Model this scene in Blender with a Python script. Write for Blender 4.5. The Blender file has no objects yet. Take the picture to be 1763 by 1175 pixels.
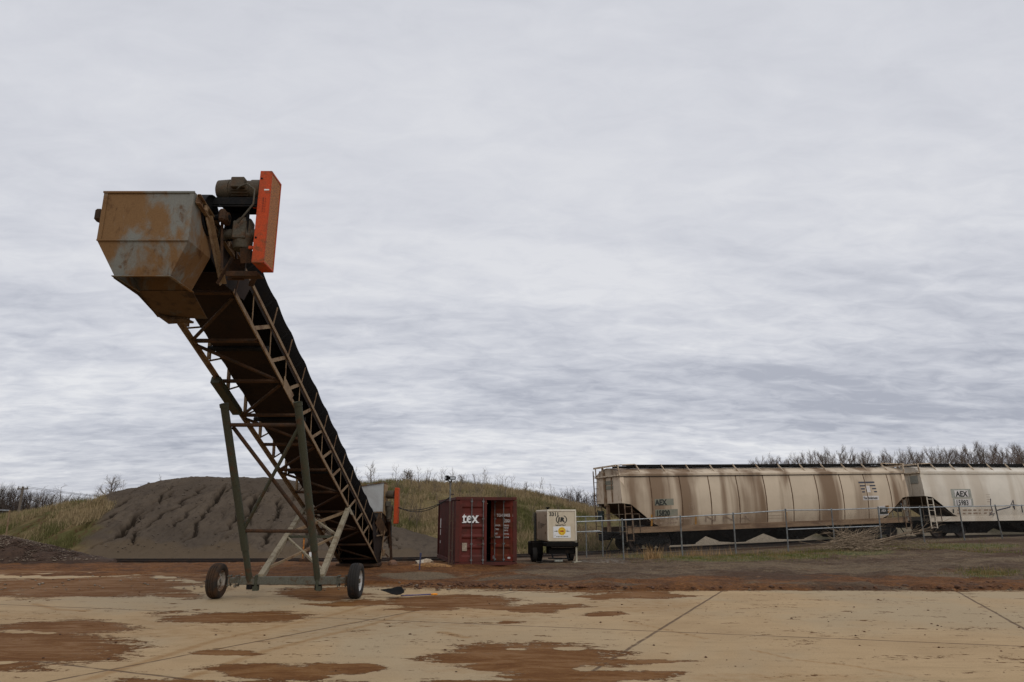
import bpy, math, random
import numpy as np
from mathutils import Vector, Matrix, Quaternion

# ------------------------------------------------------------------ camera, sky, sun, exposure
SC = bpy.context.scene
COL = SC.collection
R = math.radians
H = 1.84                      # eye height
PITCH = R(14.46)
F = 1175.0                    # focal length in photograph pixels (24 mm on a 36 mm frame)
CX, CY = 881.5, 587.5
cd = bpy.data.cameras.new('camera'); cam = bpy.data.objects.new('camera', cd); COL.objects.link(cam)
cd.lens = 24.0; cd.sensor_width = 36.0; cd.clip_start = 0.1; cd.clip_end = 5000
cam.location = (0, 0, H); cam.rotation_euler = (math.pi/2 + PITCH, 0, 0)
SC.camera = cam
SC.view_settings.view_transform = 'Standard'
try: SC.view_settings.look = 'None'
except Exception: pass
SC.view_settings.exposure = 0.0; SC.view_settings.gamma = 1.0
SC.cycles.max_bounces = 6; SC.cycles.diffuse_bounces = 3

SUN_EL, SUN_AZ = 38.0, 150.0       # azimuth clockwise from +Y: behind the camera, to its right
def make_world():
    w = bpy.data.worlds.new('World'); SC.world = w; w.use_nodes = True
    nt = w.node_tree; nt.nodes.clear(); N = nt.nodes.new; L = nt.links.new
    out = N('ShaderNodeOutputWorld'); bg = N('ShaderNodeBackground'); L(bg.outputs[0], out.inputs[0])
    tc = N('ShaderNodeTexCoord'); sep = N('ShaderNodeSeparateXYZ'); L(tc.outputs['Generated'], sep.inputs[0])
    def M(op, a, b=None, clamp=False):
        m = N('ShaderNodeMath'); m.operation = op; m.use_clamp = clamp
        for i, v in enumerate((a, b)):
            if v is None: continue
            if isinstance(v, (int, float)): m.inputs[i].default_value = v
            else: L(v, m.inputs[i])
        return m.outputs[0]
    z = M('MAXIMUM', sep.outputs[2], 0.0)
    den = M('ADD', z, 0.16)
    px, py = M('DIVIDE', sep.outputs[0], den), M('DIVIDE', sep.outputs[1], den)
    def noise(sx, sy, rot, scale, detail, rough, dist, off=0):
        cmb = N('ShaderNodeCombineXYZ'); L(px, cmb.inputs[0]); L(py, cmb.inputs[1]); cmb.inputs[2].default_value = off
        mp = N('ShaderNodeMapping'); mp.inputs['Scale'].default_value = (sx, sy, 1); mp.inputs['Rotation'].default_value = (0, 0, R(rot))
        L(cmb.outputs[0], mp.inputs[0])
        n = N('ShaderNodeTexNoise'); n.inputs['Scale'].default_value = scale; n.inputs['Detail'].default_value = detail
        n.inputs['Roughness'].default_value = rough; n.inputs['Distortion'].default_value = dist
        L(mp.outputs[0], n.inputs[0]); return n.outputs[0]
    broad = noise(.8, 1.5, -30, .55, 4, .5, .4, 3.1)
    mid = noise(.8, 2.0, -32, 1.7, 7, .56, .7, 7.7)
    fine = noise(.9, 1.5, -24, 7.5, 6, .6, .5, 1.3)
    v = M('ADD', M('ADD', M('MULTIPLY', broad, .50), M('MULTIPLY', mid, .36)), M('MULTIPLY', fine, .33))
    ramp = N('ShaderNodeValToRGB'); L(v, ramp.inputs[0]); cr = ramp.color_ramp
    cr.elements[0].position = .46; cr.elements[0].color = (.40, .42, .49, 1)
    cr.elements[1].position = .73; cr.elements[1].color = (.80, .805, .83, 1)
    e = cr.elements.new(.56); e.color = (.55, .567, .63, 1)
    e = cr.elements.new(.63); e.color = (.655, .668, .72, 1)
    # higher up the deck is smoother and paler; toward the zenith (out of view) brighter, as an overcast sky is
    pale = N('ShaderNodeMix'); pale.data_type = 'RGBA'
    up = N('ShaderNodeMapRange'); up.interpolation_type = 'SMOOTHSTEP'; L(z, up.inputs[0])
    up.inputs[1].default_value = .08; up.inputs[2].default_value = .52; up.inputs[3].default_value = 0; up.inputs[4].default_value = .72
    L(up.outputs[0], pale.inputs[0]); L(ramp.outputs[0], pale.inputs[6]); pale.inputs[7].default_value = (.690, .702, .750, 1)
    zen = N('ShaderNodeMapRange'); zen.interpolation_type = 'SMOOTHSTEP'; L(z, zen.inputs[0])
    zen.inputs[1].default_value = .62; zen.inputs[2].default_value = 1; zen.inputs[3].default_value = 1; zen.inputs[4].default_value = 1.25
    sc = N('ShaderNodeVectorMath'); sc.operation = 'SCALE'; L(pale.outputs[2], sc.inputs[0]); L(zen.outputs[0], sc.inputs[3])
    sky = N('ShaderNodeTexSky'); sky.sky_type = 'NISHITA'; sky.sun_disc = False
    sky.sun_elevation = R(SUN_EL); sky.sun_rotation = R(SUN_AZ)
    s2 = N('ShaderNodeVectorMath'); s2.operation = 'SCALE'; L(sky.outputs[0], s2.inputs[0]); s2.inputs[3].default_value = .1
    mix = N('ShaderNodeMix'); mix.data_type = 'RGBA'; mix.inputs[0].default_value = .96
    L(s2.outputs[0], mix.inputs[6]); L(sc.outputs[0], mix.inputs[7]); L(mix.outputs[2], bg.inputs[0])
    bg.inputs[1].default_value = 1.0
make_world()
sl = bpy.data.lights.new('sun', 'SUN'); sl.energy = 0.9; sl.angle = R(25); sl.color = (1, .95, .88)
so = bpy.data.objects.new('sun', sl); COL.objects.link(so)
sd = Vector((math.sin(R(SUN_AZ))*math.cos(R(SUN_EL)), math.cos(R(SUN_AZ))*math.cos(R(SUN_EL)), math.sin(R(SUN_EL))))
so.rotation_euler = sd.to_track_quat('Z', 'Y').to_euler(); so.location = (20, -20, 40)

# ------------------------------------------------------------------ from photograph to place
CT, ST = math.cos(PITCH), math.sin(PITCH)
def ray(px, py):
    a, b = (px-CX)/F, -(py-CY)/F
    return Vector((a, CT - b*ST, ST + b*CT))
def at_y(px, py, Y): d = ray(px, py); k = Y/d.y; return Vector((d.x*k, Y, H+d.z*k))
def at_x(px, py, X): d = ray(px, py); k = X/d.x; return Vector((X, d.y*k, H+d.z*k))
def at_z(px, py, Z): d = ray(px, py); k = (Z-H)/d.z; return Vector((d.x*k, d.y*k, Z))
def at_d(px, py, zc): d = ray(px, py); return Vector((d.x*zc, d.y*zc, H+d.z*zc))
def at_plane(px, py, p, n): d = ray(px, py); o = Vector((0, 0, H)); k = (Vector(p)-o).dot(n)/d.dot(n); return o+d*k
def project(x, y, z):
    zc = y*CT + (z-H)*ST; yc = -y*ST + (z-H)*CT; zc = np.maximum(zc, .1)
    return CX+F*x/zc, CY-F*yc/zc

# ------------------------------------------------------------------ numpy noise
def _hash(ix, iy, s):
    h = (ix.astype(np.int64)*374761393 + iy.astype(np.int64)*668265263 + s*1442695041) & 0xffffffff
    h = ((h ^ (h >> 13))*1274126177) & 0xffffffff
    h = h ^ (h >> 16)
    return (h & 0xffff)/65535.0
def vnoise(x, y, s=0):
    x = np.asarray(x, float); y = np.asarray(y, float)
    ix, iy = np.floor(x), np.floor(y); fx, fy = x-ix, y-iy
    fx = fx*fx*(3-2*fx); fy = fy*fy*(3-2*fy)
    a, b = _hash(ix, iy, s), _hash(ix+1, iy, s); c, d = _hash(ix, iy+1, s), _hash(ix+1, iy+1, s)
    return (a*(1-fx)+b*fx)*(1-fy) + (c*(1-fx)+d*fx)*fy
def fbm(x, y, s=0, o=4):
    r, a, t = 0, .5, 0
    for i in range(o):
        r = r + a*vnoise(x*2**i, y*2**i, s+i*17); t += a; a *= .5
    return r/t
def sstep(a, b, x):
    t = np.clip((x-a)/(b-a), 0, 1); return t*t*(3-2*t)

# ------------------------------------------------------------------ mesh builder
class MB:
    def __init__(s): s.v = []; s.f = []; s.m = []
    def add(s, vs, fs, mi=0):
        o = len(s.v); s.v += [tuple(v) for v in vs]; s.f += [tuple(i+o for i in f) for f in fs]; s.m += [mi]*len(fs); return s
    def frame(s, d, up=(0, 0, 1)):
        d = Vector(d).normalized(); up = Vector(up)
        if abs(d.dot(up)) > .98: up = Vector((0, 1, 0))
        a = d.cross(up).normalized(); b = a.cross(d).normalized(); return d, a, b
    def bar(s, p, q, w, h=None, up=(0, 0, 1), mi=0, ext=0):
        h = h or w; p, q = Vector(p), Vector(q); d, a, b = s.frame(q-p, up); p = p-d*ext; q = q+d*ext
        vs = [c + a*x*w/2 + b*y*h/2 for c in (p, q) for x, y in ((-1, -1), (1, -1), (1, 1), (-1, 1))]
        return s.add(vs, [(3, 2, 1, 0), (4, 5, 6, 7), (0, 1, 5, 4), (1, 2, 6, 5), (2, 3, 7, 6), (3, 0, 4, 7)], mi)
    def angle(s, p, q, w, t=.008, up=(0, 0, 1), flip=1, mi=0):           # an L-section bar
        p, q = Vector(p), Vector(q); d, a, b = s.frame(q-p, up); a = a*flip
        s.bar(p+b*0, q+b*0, w, t, up, mi); o = -a*(w/2-t/2) - b*(w/2+t/2-.0005)
        return s.bar(p+o, q+o, t, w, up, mi)
    def box(s, c, size, rz=0, mi=0, bev=0):
        c = Vector(c); x, y, z = (k/2 for k in size); ca, sa = math.cos(rz), math.sin(rz)
        if bev:
            bv = min(bev, x*.9, y*.9, z*.9); pts = []
            for sx in (-1, 1):
                for sy in (-1, 1):
                    for sz in (-1, 1):
                        pts += [(sx*(x-bv), sy*(y-bv), sz*z), (sx*(x-bv), sy*y, sz*(z-bv)), (sx*x, sy*(y-bv), sz*(z-bv))]
            vs = [c+Vector((px*ca-py*sa, px*sa+py*ca, pz)) for px, py, pz in pts]
            id = lambda i, j, k, n: ((i*2+j)*2+k)*3+n
            fs = []
            for k in (0, 1): fs.append([id(0,0,k,0), id(1,0,k,0), id(1,1,k,0), id(0,1,k,0)][::1 if k else -1])
            for j in (0, 1): fs.append([id(0,j,0,1), id(1,j,0,1), id(1,j,1,1), id(0,j,1,1)][::-1 if j else 1])
            for i in (0, 1): fs.append([id(i,0,0,2), id(i,1,0,2), id(i,1,1,2), id(i,0,1,2)][::1 if i else -1])
            for j in (0, 1):
                for k in (0, 1): fs.append((id(0,j,k,0), id(1,j,k,0), id(1,j,k,1), id(0,j,k,1)))
            for i in (0, 1):
                for k in (0, 1): fs.append((id(i,0,k,0), id(i,1,k,0), id(i,1,k,2), id(i,0,k,2)))
            for i in (0, 1):
                for j in (0, 1): fs.append((id(i,j,0,1), id(i,j,1,1), id(i,j,1,2), id(i,j,0,2)))
            for i in (0, 1):
                for j in (0, 1):
                    for k in (0, 1): fs.append((id(i,j,k,0), id(i,j,k,1), id(i,j,k,2)))
            return s.add(vs, fs, mi)
        vs = [c+Vector((px*x*ca-py*y*sa, px*x*sa+py*y*ca, pz*z)) for pz in (-1, 1) for px, py in ((-1, -1), (1, -1), (1, 1), (-1, 1))]
        return s.add(vs, [(3, 2, 1, 0), (4, 5, 6, 7), (0, 1, 5, 4), (1, 2, 6, 5), (2, 3, 7, 6), (3, 0, 4, 7)], mi)
    def tube(s, p, q, r0, r1=None, n=12, caps=True, mi=0):
        r1 = r0 if r1 is None else r1; p, q = Vector(p), Vector(q); d, a, b = s.frame(q-p)
        vs = []
        for c, r in ((p, r0), (q, r1)):
            vs += [c + a*math.cos(2*math.pi*k/n)*r + b*math.sin(2*math.pi*k/n)*r for k in range(n)]
        fs = [(k, (k+1) % n, n+(k+1) % n, n+k) for k in range(n)]
        if caps: fs += [tuple(range(n))[::-1], tuple(range(n, 2*n))]
        return s.add(vs, fs, mi)
    def path(s, pts, r, n=6, mi=0, caps=True):
        pts = [Vector(p) for p in pts]; rs = r if isinstance(r, (list, tuple)) else [r]*len(pts)
        vs = []; pa = None
        for i, p in enumerate(pts):
            d = (pts[min(i+1, len(pts)-1)]-pts[max(i-1, 0)]).normalized()
            if pa is None: _, a, b = s.frame(d)
            else:
                a = (pa - d*pa.dot(d)).normalized(); b = a.cross(d)
            pa = a
            vs += [p + (a*math.cos(2*math.pi*k/n)+b*math.sin(2*math.pi*k/n))*rs[i] for k in range(n)]
        fs = []
        for i in range(len(pts)-1):
            fs += [(i*n+k, i*n+(k+1) % n, (i+1)*n+(k+1) % n, (i+1)*n+k) for k in range(n)]
        if caps: fs += [tuple(range(n))[::-1], tuple(range((len(pts)-1)*n, len(pts)*n))]
        return s.add(vs, fs, mi)
    def lathe(s, c, axis, prof, n=24, mi=0, closed=False):                # prof: (distance along the axis, radius)
        c = Vector(c); d, a, b = s.frame(axis); vs = []
        for h, r in prof:
            vs += [c + d*h + (a*math.cos(2*math.pi*k/n)+b*math.sin(2*math.pi*k/n))*r for k in range(n)]
        m = len(prof); fs = []
        for i in range(m if closed else m-1):
            j = (i+1) % m
            fs += [(i*n+k, i*n+(k+1) % n, j*n+(k+1) % n, j*n+k) for k in range(n)]
        return s.add(vs, fs, mi)
    def plate(s, pts, t, mi=0):                                            # a flat polygon given thickness
        pts = [Vector(p) for p in pts]; nrm = Vector((0, 0, 0))
        for i in range(1, len(pts)-1): nrm += (pts[i]-pts[0]).cross(pts[i+1]-pts[0])
        nrm.normalize(); n = len(pts)
        vs = [p-nrm*t/2 for p in pts]+[p+nrm*t/2 for p in pts]
        fs = [tuple(range(n))[::-1], tuple(range(n, 2*n))]+[(i, (i+1) % n, n+(i+1) % n, n+i) for i in range(n)]
        return s.add(vs, fs, mi)
    def build(s, name, mats, parent=None, smooth=False, origin=None):
        me = bpy.data.meshes.new(name)
        o = bpy.data.objects.new(name, me); COL.objects.link(o)
        off = Vector((0, 0, 0))
        if parent is not None:
            o.parent = parent
            root = parent.parent or parent
            if not root.get('local'): off = Vector(root.location)
        elif origin is not None:
            off = Vector(origin); o.location = off
        me.from_pydata([(v[0]-off.x, v[1]-off.y, v[2]-off.z) for v in s.v], [], s.f)
        for m in (mats if isinstance(mats, (list, tuple)) else [mats]): me.materials.append(m)
        me.polygons.foreach_set('material_index', s.m)
        if smooth: 
            me.polygons.foreach_set('use_smooth', [True]*len(me.polygons))
            if smooth != 'all':
                try: me.set_sharp_from_angle(angle=R(40))
                except Exception: pass
        me.update(); return o

def tag(o, label, cat, group=None, kind=None):
    if label: o['label'] = label
    if cat: o['category'] = cat
    if group: o['group'] = group
    if kind: o['kind'] = kind
    return o
def thing(name, label, cat, loc=(0, 0, 0), rz=0, group=None, local=False):
    o = bpy.data.objects.new(name, None); COL.objects.link(o); o.location = loc; o.rotation_euler = (0, 0, rz)
    o.empty_display_size = .2
    if local: o['local'] = 1
    return tag(o, label, cat, group)
def dup(root, loc, rz, scale=1, label=None):
    r = root.copy(); COL.objects.link(r); r.location = loc; r.rotation_euler = (0, 0, rz)
    r.scale = scale if isinstance(scale, (tuple, list)) else (scale,)*3
    if label: r['label'] = label
    for ch in root.children:
        c = ch.copy(); COL.objects.link(c); c.parent = r
    return r
def grid_mesh(name, X, Y, Z, mats, attrs=None, smooth=True):
    ny, nx = X.shape; me = bpy.data.meshes.new(name); o = bpy.data.objects.new(name, me); COL.objects.link(o)
    me.vertices.add(nx*ny); me.vertices.foreach_set('co', np.stack([X, Y, Z], -1).astype(np.float32).ravel())
    i = np.arange((nx-1)*(ny-1)); r, c = i//(nx-1), i % (nx-1); a = r*nx+c
    q = np.stack([a, a+1, a+nx+1, a+nx], -1).astype(np.int32)
    me.loops.add(q.size); me.loops.foreach_set('vertex_index', q.ravel())
    me.polygons.add(len(q)); me.polygons.foreach_set('loop_start', np.arange(0, q.size, 4, dtype=np.int32))
    me.polygons.foreach_set('use_smooth', np.full(len(q), smooth))
    me.update(calc_edges=True)
    for m in (mats if isinstance(mats, (list, tuple)) else [mats]): me.materials.append(m)
    for k, val in (attrs or {}).items():
        at = me.attributes.new(k, 'FLOAT', 'POINT'); at.data.foreach_set('value', val.astype(np.float32).ravel())
    return o
def tri_mesh(name, V, T, mat, attrs=None, parent=None):                    # V (n,3), T (m,3) arrays
    me = bpy.data.meshes.new(name); o = bpy.data.objects.new(name, me); COL.objects.link(o)
    me.vertices.add(len(V)); me.vertices.foreach_set('co', np.asarray(V, np.float32).ravel())
    T = np.asarray(T, np.int32); k = T.shape[1]
    me.loops.add(T.size); me.loops.foreach_set('vertex_index', T.ravel())
    me.polygons.add(len(T)); me.polygons.foreach_set('loop_start', np.arange(0, T.size, k, dtype=np.int32))
    me.update(calc_edges=True); me.materials.append(mat)
    for kk, val in (attrs or {}).items():
        at = me.attributes.new(kk, 'FLOAT', 'POINT'); at.data.foreach_set('value', np.asarray(val, np.float32).ravel())
    if parent: o.parent = parent
    return o

# ------------------------------------------------------------------ materials
class NT:
    def __init__(s, name):
        s.mat = bpy.data.materials.new(name); s.mat.use_nodes = True; s.t = s.mat.node_tree; s.t.nodes.clear()
        s.out = s.N('ShaderNodeOutputMaterial'); s.b = s.N('ShaderNodeBsdfPrincipled'); s.L(s.b.outputs[0], s.out.inputs[0])
        s.co = s.N('ShaderNodeTexCoord').outputs['Object']; s.b.inputs['Specular IOR Level'].default_value = .3
    def N(s, t): return s.t.nodes.new(t)
    def L(s, a, b): s.t.links.new(a, b)
    def setin(s, i, v):
        if isinstance(v, (int, float)): i.default_value = v
        elif isinstance(v, (tuple, list)): i.default_value = tuple(v)+((1,) if len(v) == 3 and len(i.default_value) == 4 else ())
        else: s.L(v, i)
    def math(s, op, a, b=0, clamp=False):
        m = s.N('ShaderNodeMath'); m.operation = op; m.use_clamp = clamp; s.setin(m.inputs[0], a); s.setin(m.inputs[1], b); return m.outputs[0]
    def noise(s, scale, detail=4, rough=.6, dist=0, stretch=(1, 1, 1), off=(0, 0, 0), co=None):
        mp = s.N('ShaderNodeMapping'); mp.inputs['Scale'].default_value = stretch; mp.inputs['Location'].default_value = off
        s.L(co or s.co, mp.inputs[0]); n = s.N('ShaderNodeTexNoise'); n.inputs['Scale'].default_value = scale
        n.inputs['Detail'].default_value = detail; n.inputs['Roughness'].default_value = rough; n.inputs['Distortion'].default_value = dist
        s.L(mp.outputs[0], n.inputs[0]); return n.outputs[0]
    def rng(s, v, a, b, c=0, d=1):
        m = s.N('ShaderNodeMapRange'); m.interpolation_type = 'SMOOTHSTEP'; s.setin(m.inputs[0], v)
        for i, k in enumerate((a, b, c, d)): m.inputs[i+1].default_value = k
        return m.outputs[0]
    def mix(s, f, a, b, mode='MIX'):
        m = s.N('ShaderNodeMix'); m.data_type = 'RGBA'; m.blend_type = mode
        s.setin(m.inputs[0], f); s.setin(m.inputs[6], a); s.setin(m.inputs[7], b); return m.outputs[2]
    def attr(s, n): a = s.N('ShaderNodeAttribute'); a.attribute_name = n; return a.outputs['Fac']
    def grey(s, v):
        c = s.N('ShaderNodeCombineColor'); [s.L(v, c.inputs[i]) for i in range(3)]; return c.outputs[0]
    def done(s, col, rough=.85, bump=None, bstr=.3, bdist=.02, metal=0, spec=None):
        s.setin(s.b.inputs['Base Color'], col); s.setin(s.b.inputs['Roughness'], rough); s.b.inputs['Metallic'].default_value = metal
        if spec is not None: s.b.inputs['Specular IOR Level'].default_value = spec
        if bump is not None:
            n = s.N('ShaderNodeBump'); n.inputs['Strength'].default_value = bstr; n.inputs['Distance'].default_value = bdist
            s.L(bump, n.inputs['Height']); s.L(n.outputs[0], s.b.inputs['Normal'])
        return s.mat
def weather(name, c1, c2, scale=3, a=.45, b=.6, rough=.75, c3=None, a3=.6, b3=.7, var=.35, stretch=(1, 1, 1), bstr=.25, metal=0, fine=40, spec=.3):
    m = NT(name)
    col = m.mix(m.rng(m.noise(scale, 6, .65, .3, stretch), a, b), c1, c2)
    if c3: col = m.mix(m.rng(m.noise(scale*2.3, 5, .7, .5, stretch, (7, 3, 1)), a3, b3), col, c3)
    f = m.noise(fine, 4, .7, 0, (1, 1, 1), (3, 9, 4))
    col = m.mix(1.0, col, m.grey(m.rng(f, .25, .75, 1-var, 1+var)), 'MULTIPLY')
    return m.done(col, rough, f, bstr, .01, metal, spec)

RUST = (.145, .068, .028); RUSTD = (.06, .03, .016)
M = {}
M['hood'] = weather('rusted_painted_steel', (.165, .090, .036), (.165, .165, .145), 1.5, .455, .61, .85, (.085, .040, .014), .54, .72, .12, bstr=.12, stretch=(1, 1, .55))
M['chute'] = weather('shaded_chute_steel', (.085, .048, .02), (.075, .072, .06), 2, .5, .66, .9, (.035, .018, .008), .5, .7, .15)  # steel darkened in its colour for the shade under the chute
M['truss'] = weather('dusty_steel', (.22, .15, .085), (.125, .068, .034), 4, .47, .67, .8, (.30, .225, .14), .6, .75, .25)
M['trussdark'] = weather('rusty_crossbar_steel', (.06, .028, .012), (.035, .02, .011), 4, .42, .62, .85)
M['green'] = weather('green_grey_tube_paint', (.045, .046, .028), (.070, .036, .017), 3, .5, .66, .7, (.09, .08, .052), .62, .8, .2)
M['strut'] = weather('dusty_grey_paint', (.25, .21, .14), (.15, .11, .062), 3, .48, .66, .7)
M['axle'] = weather('grey_axle_paint', (.095, .092, .070), (.075, .048, .026), 4, .5, .65, .7)
M['belt'] = weather('black_rubber_belt', (.005, .005, .006), (.009, .007, .005), 3, .5, .7, .9, var=.15)
M['pan'] = weather('muddy_belt_underside', (.020, .010, .005), (.010, .006, .004), 2, .45, .65, .9, var=.3)
M['orange'] = weather('orange_guard_paint', (.42, .050, .007), (.27, .055, .014), 2, .48, .72, .65, (.15, .05, .016), .52, .70, .2, bstr=.05)
M['motor'] = weather('dusty_motor_paint', (.062, .048, .030), (.08, .046, .022), 5, .45, .65, .65)
M['gear'] = weather('dusty_gearbox', (.075, .066, .048), (.085, .05, .026), 5, .5, .65, .7)
M['black'] = weather('black_steel', (.007, .007, .007), (.016, .012, .009), 5, .5, .7, .8, spec=.15)
M['tyre'] = weather('dusty_tyre', (.020, .018, .016), (.06, .034, .018), 3, .5, .75, .9, var=.2)
M['tyrerust'] = weather('mud_caked_tyre', (.022, .018, .015), (.058, .029, .013), 2.2, .40, .64, .95, var=.25)
M['rim'] = weather('white_wheel_rim', (.42, .42, .41), (.24, .17, .11), 6, .5, .75, .5, var=.1)
M['rimd'] = weather('dirty_wheel_rim', (.34, .30, .25), (.14, .075, .04), 4, .45, .6, .7, var=.1)
M['cable'] = weather('black_cable', (.015, .015, .015), (.03, .03, .03), 5, .5, .6, .6)
M['galv'] = weather('galvanised_pipe', (.33, .35, .36), (.24, .25, .25), 6, .45, .6, .45, var=.15, metal=.4)
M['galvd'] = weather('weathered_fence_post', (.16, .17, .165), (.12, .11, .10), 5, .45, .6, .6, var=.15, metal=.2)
M['wire'] = weather('fence_wire', (.06, .06, .058), (.045, .042, .04), 6, .45, .6, .6, var=.1)
M['rail'] = weather('rusty_rail', (.025, .019, .016), (.045, .026, .016), 6, .45, .6, .6)
M['tie'] = weather('weathered_sleeper', (.06, .048, .038), (.09, .07, .055), 3, .45, .6, .95, stretch=(1, 6, 6))
M['white'] = weather('white_mark', (.72, .72, .70), (.55, .52, .47), 8, .55, .7, .7, var=.1)
M['whitepaint'] = weather('white_stencil_paint', (.58, .55, .52), (.36, .24, .20), 10, .52, .7, .8, var=.15)
M['ink'] = weather('dark_lettering', (.03, .032, .028), (.06, .055, .045), 10, .55, .7, .8, var=.1)
M['wood'] = weather('bare_bark', (.105, .078, .058), (.155, .120, .090), 4, .4, .6, .95)
M['woodd'] = weather('dark_bark', (.045, .034, .028), (.072, .055, .043), 4, .4, .6, .95)
M['pole'] = weather('weathered_pole_wood', (.10, .08, .065), (.15, .125, .10), 5, .4, .6, .9, stretch=(8, 8, .5))
M['brush'] = weather('dead_branch_bark', (.16, .118, .078), (.30, .225, .15), 6, .4, .6, .95)
M['skid'] = weather('oily_black_skid', (.008, .007, .006), (.022, .015, .010), 4, .5, .7, .85, spec=.12)

# ------------------------------------------------------------------ lie of the land
TRK = np.array([(-70, 38.2, -.42), (-30, 37.3, -.30), (-22, 37.2, -.29), (-12, 37.2, -.27), (-4, 37.6, -.21), (5.37, 40.15, -.02),
                (15, 43.4, .26), (24.7, 46.75, .54), (34, 48.7, .65), (45, 50.4, .75), (80, 55, .9)], float)
def _cr(P, n=24):
    out = []
    for i in range(len(P)-1):
        p0, p1, p2, p3 = P[max(i-1, 0)], P[i], P[i+1], P[min(i+2, len(P)-1)]
        for k in range(n):
            t = k/n
            m1 = (p2-p0)/max(p2[0]-p0[0], 1e-6)*(p2[0]-p1[0]); m2 = (p3-p1)/max(p3[0]-p1[0], 1e-6)*(p2[0]-p1[0])
            out.append((2*t**3-3*t**2+1)*p1+(t**3-2*t**2+t)*m1+(-2*t**3+3*t**2)*p2+(t**3-t**2)*m2)
    out.append(P[-1]); return np.array(out)
TC = _cr(TRK)
def trk_y(x): return np.interp(x, TC[:, 0], TC[:, 1])
def trk_z(x): return np.interp(x, TC[:, 0], TC[:, 2])
def fence_y(x): return 31 + np.maximum(np.asarray(x, float)-5, -6)*.29
def ground_z(x, y):
    x = np.asarray(x, float); y = np.asarray(y, float)
    zf = np.interp(x, [-12, 3, 5, 12, 18, 25.8, 40], [-.05, 0, 0.02, .20, .46, .74, .95])
    tz = trk_z(x)-.15; ty = trk_y(x)-1.3; fy = fence_y(x)
    a = np.clip((y-19)/(fy-19), 0, 1); z1 = zf*a**1.15
    b = sstep(0, 1, (y-fy)/np.maximum(ty-fy, 1)); z = z1*(1-b)+tz*b
    return z
def ground_bump(x, y):
    w = sstep(18.8, 20.5, y)*(1-.75*sstep(30, 36, y))
    b = (fbm(x*.55, y*.55, 3, 4)-.5)*.22 + (fbm(x*2.2, y*2.2, 9, 3)-.5)*.13
    return w*b
HX = np.array([-90, -60, -42, -37.6, -33, -28, -18, -13.5, -8.7, -1, 3.8, 7.1, 15, 25, 60, 120], float)
HZ = np.array([.5, .7, 1.35, 2.2, 3.2, 3.55, 3.75, 4.3, 4.4, 3.95, 2.95, 2.3, 2.1, 2.5, 2.6, 2.6], float)
def hill_z(x, y):
    x = np.asarray(x, float); y = np.asarray(y, float)
    xs = np.clip(x*58/np.maximum(y, 40), -90, 120)            # the crest line curves round the yard
    top = np.interp(x, HX, HZ)
    foot = trk_y(x)+2.2
    prof = sstep(0, 1, (y-foot)/(58-foot))**.85
    back = 1-.55*sstep(66, 100, y)
    base = trk_z(x)-.25
    z = base + (top-base)*prof*back
    z = z + prof*((fbm(x*.13, y*.13, 21, 3)-.5)*1.0 + (fbm(x*.6, y*.6, 5, 3)-.5)*.30)
    return z - .25*(1-sstep(0, .9, y-foot))
# the soil heap: a ridge with a rounded top, worn by gullies
rg = random.Random(5)
GUL = []
for k in range(30):                                           # each gully runs down the front from near the crest
    x0 = -29.0 + k*.70 + rg.uniform(-.3, .3)
    top = 46.8-rg.uniform(0, 2.6)*(1 if k % 3 else .2) - (1.6 if abs(x0+18.5) > 6.5 else 0); bot = rg.uniform(39.9, 41.6) if k % 4 else rg.uniform(41.5, 43.5)
    pts = []; x = x0; n = 16; drift = (x0+18)*.045
    for i in range(n+1):
        y = top+(bot-top)*i/n; pts.append((x, y)); x += drift*.35 + rg.uniform(-.28, .28)
    GUL.append((np.array(pts), rg.choice((.14, .24, .34, .50)), rg.uniform(.03, .075)))
def mound_z(x, y, carve=True):
    x = np.asarray(x, float); y = np.asarray(y, float)
    dx = x+19.8; fr = np.where(dx > 0, .375, .30)
    ax = np.maximum(np.abs(dx)-2.2, 0)*fr; ay = np.maximum(48.2-y, 0)*.60; ab = np.maximum(y-53, 0)*.5
    d = np.sqrt(ax**2+np.maximum(ay, ab)**2+.25)-.5
    z = 4.75-d
    z = np.maximum(z, 4.15-1.6*d) if False else z
    z = np.maximum(z, 1.95-.36*np.sqrt(((x+8.6)*.85)**2+((y-44.6)*1.25)**2+.3))
    toe = -.35
    z = toe+np.log1p(np.exp((z-toe)*2.2))/2.2-.22
    z = z + sstep(0, 1.2, z)*((fbm(x*.45, y*.45, 41, 4)-.5)*.38+(fbm(x*2.0, y*.9, 47, 3)-.5)*.16+(fbm(x*5, y*4, 49, 3)-.5)*.10)
    gully_shade = np.zeros_like(z)
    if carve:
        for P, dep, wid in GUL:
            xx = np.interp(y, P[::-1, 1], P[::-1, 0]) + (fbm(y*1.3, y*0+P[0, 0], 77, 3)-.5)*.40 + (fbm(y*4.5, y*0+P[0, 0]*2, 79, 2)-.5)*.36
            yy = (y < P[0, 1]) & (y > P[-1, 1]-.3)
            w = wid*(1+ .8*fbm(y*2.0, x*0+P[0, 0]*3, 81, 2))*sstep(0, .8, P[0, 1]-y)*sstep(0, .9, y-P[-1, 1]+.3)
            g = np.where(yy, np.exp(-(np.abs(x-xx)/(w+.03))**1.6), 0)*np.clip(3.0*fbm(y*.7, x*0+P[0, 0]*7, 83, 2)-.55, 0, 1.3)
            z = z-dep*1.15*g; gully_shade = np.maximum(gully_shade, g*min(1, dep*5))  # mask for the shade painted along each gully
    return z, gully_shade

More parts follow.
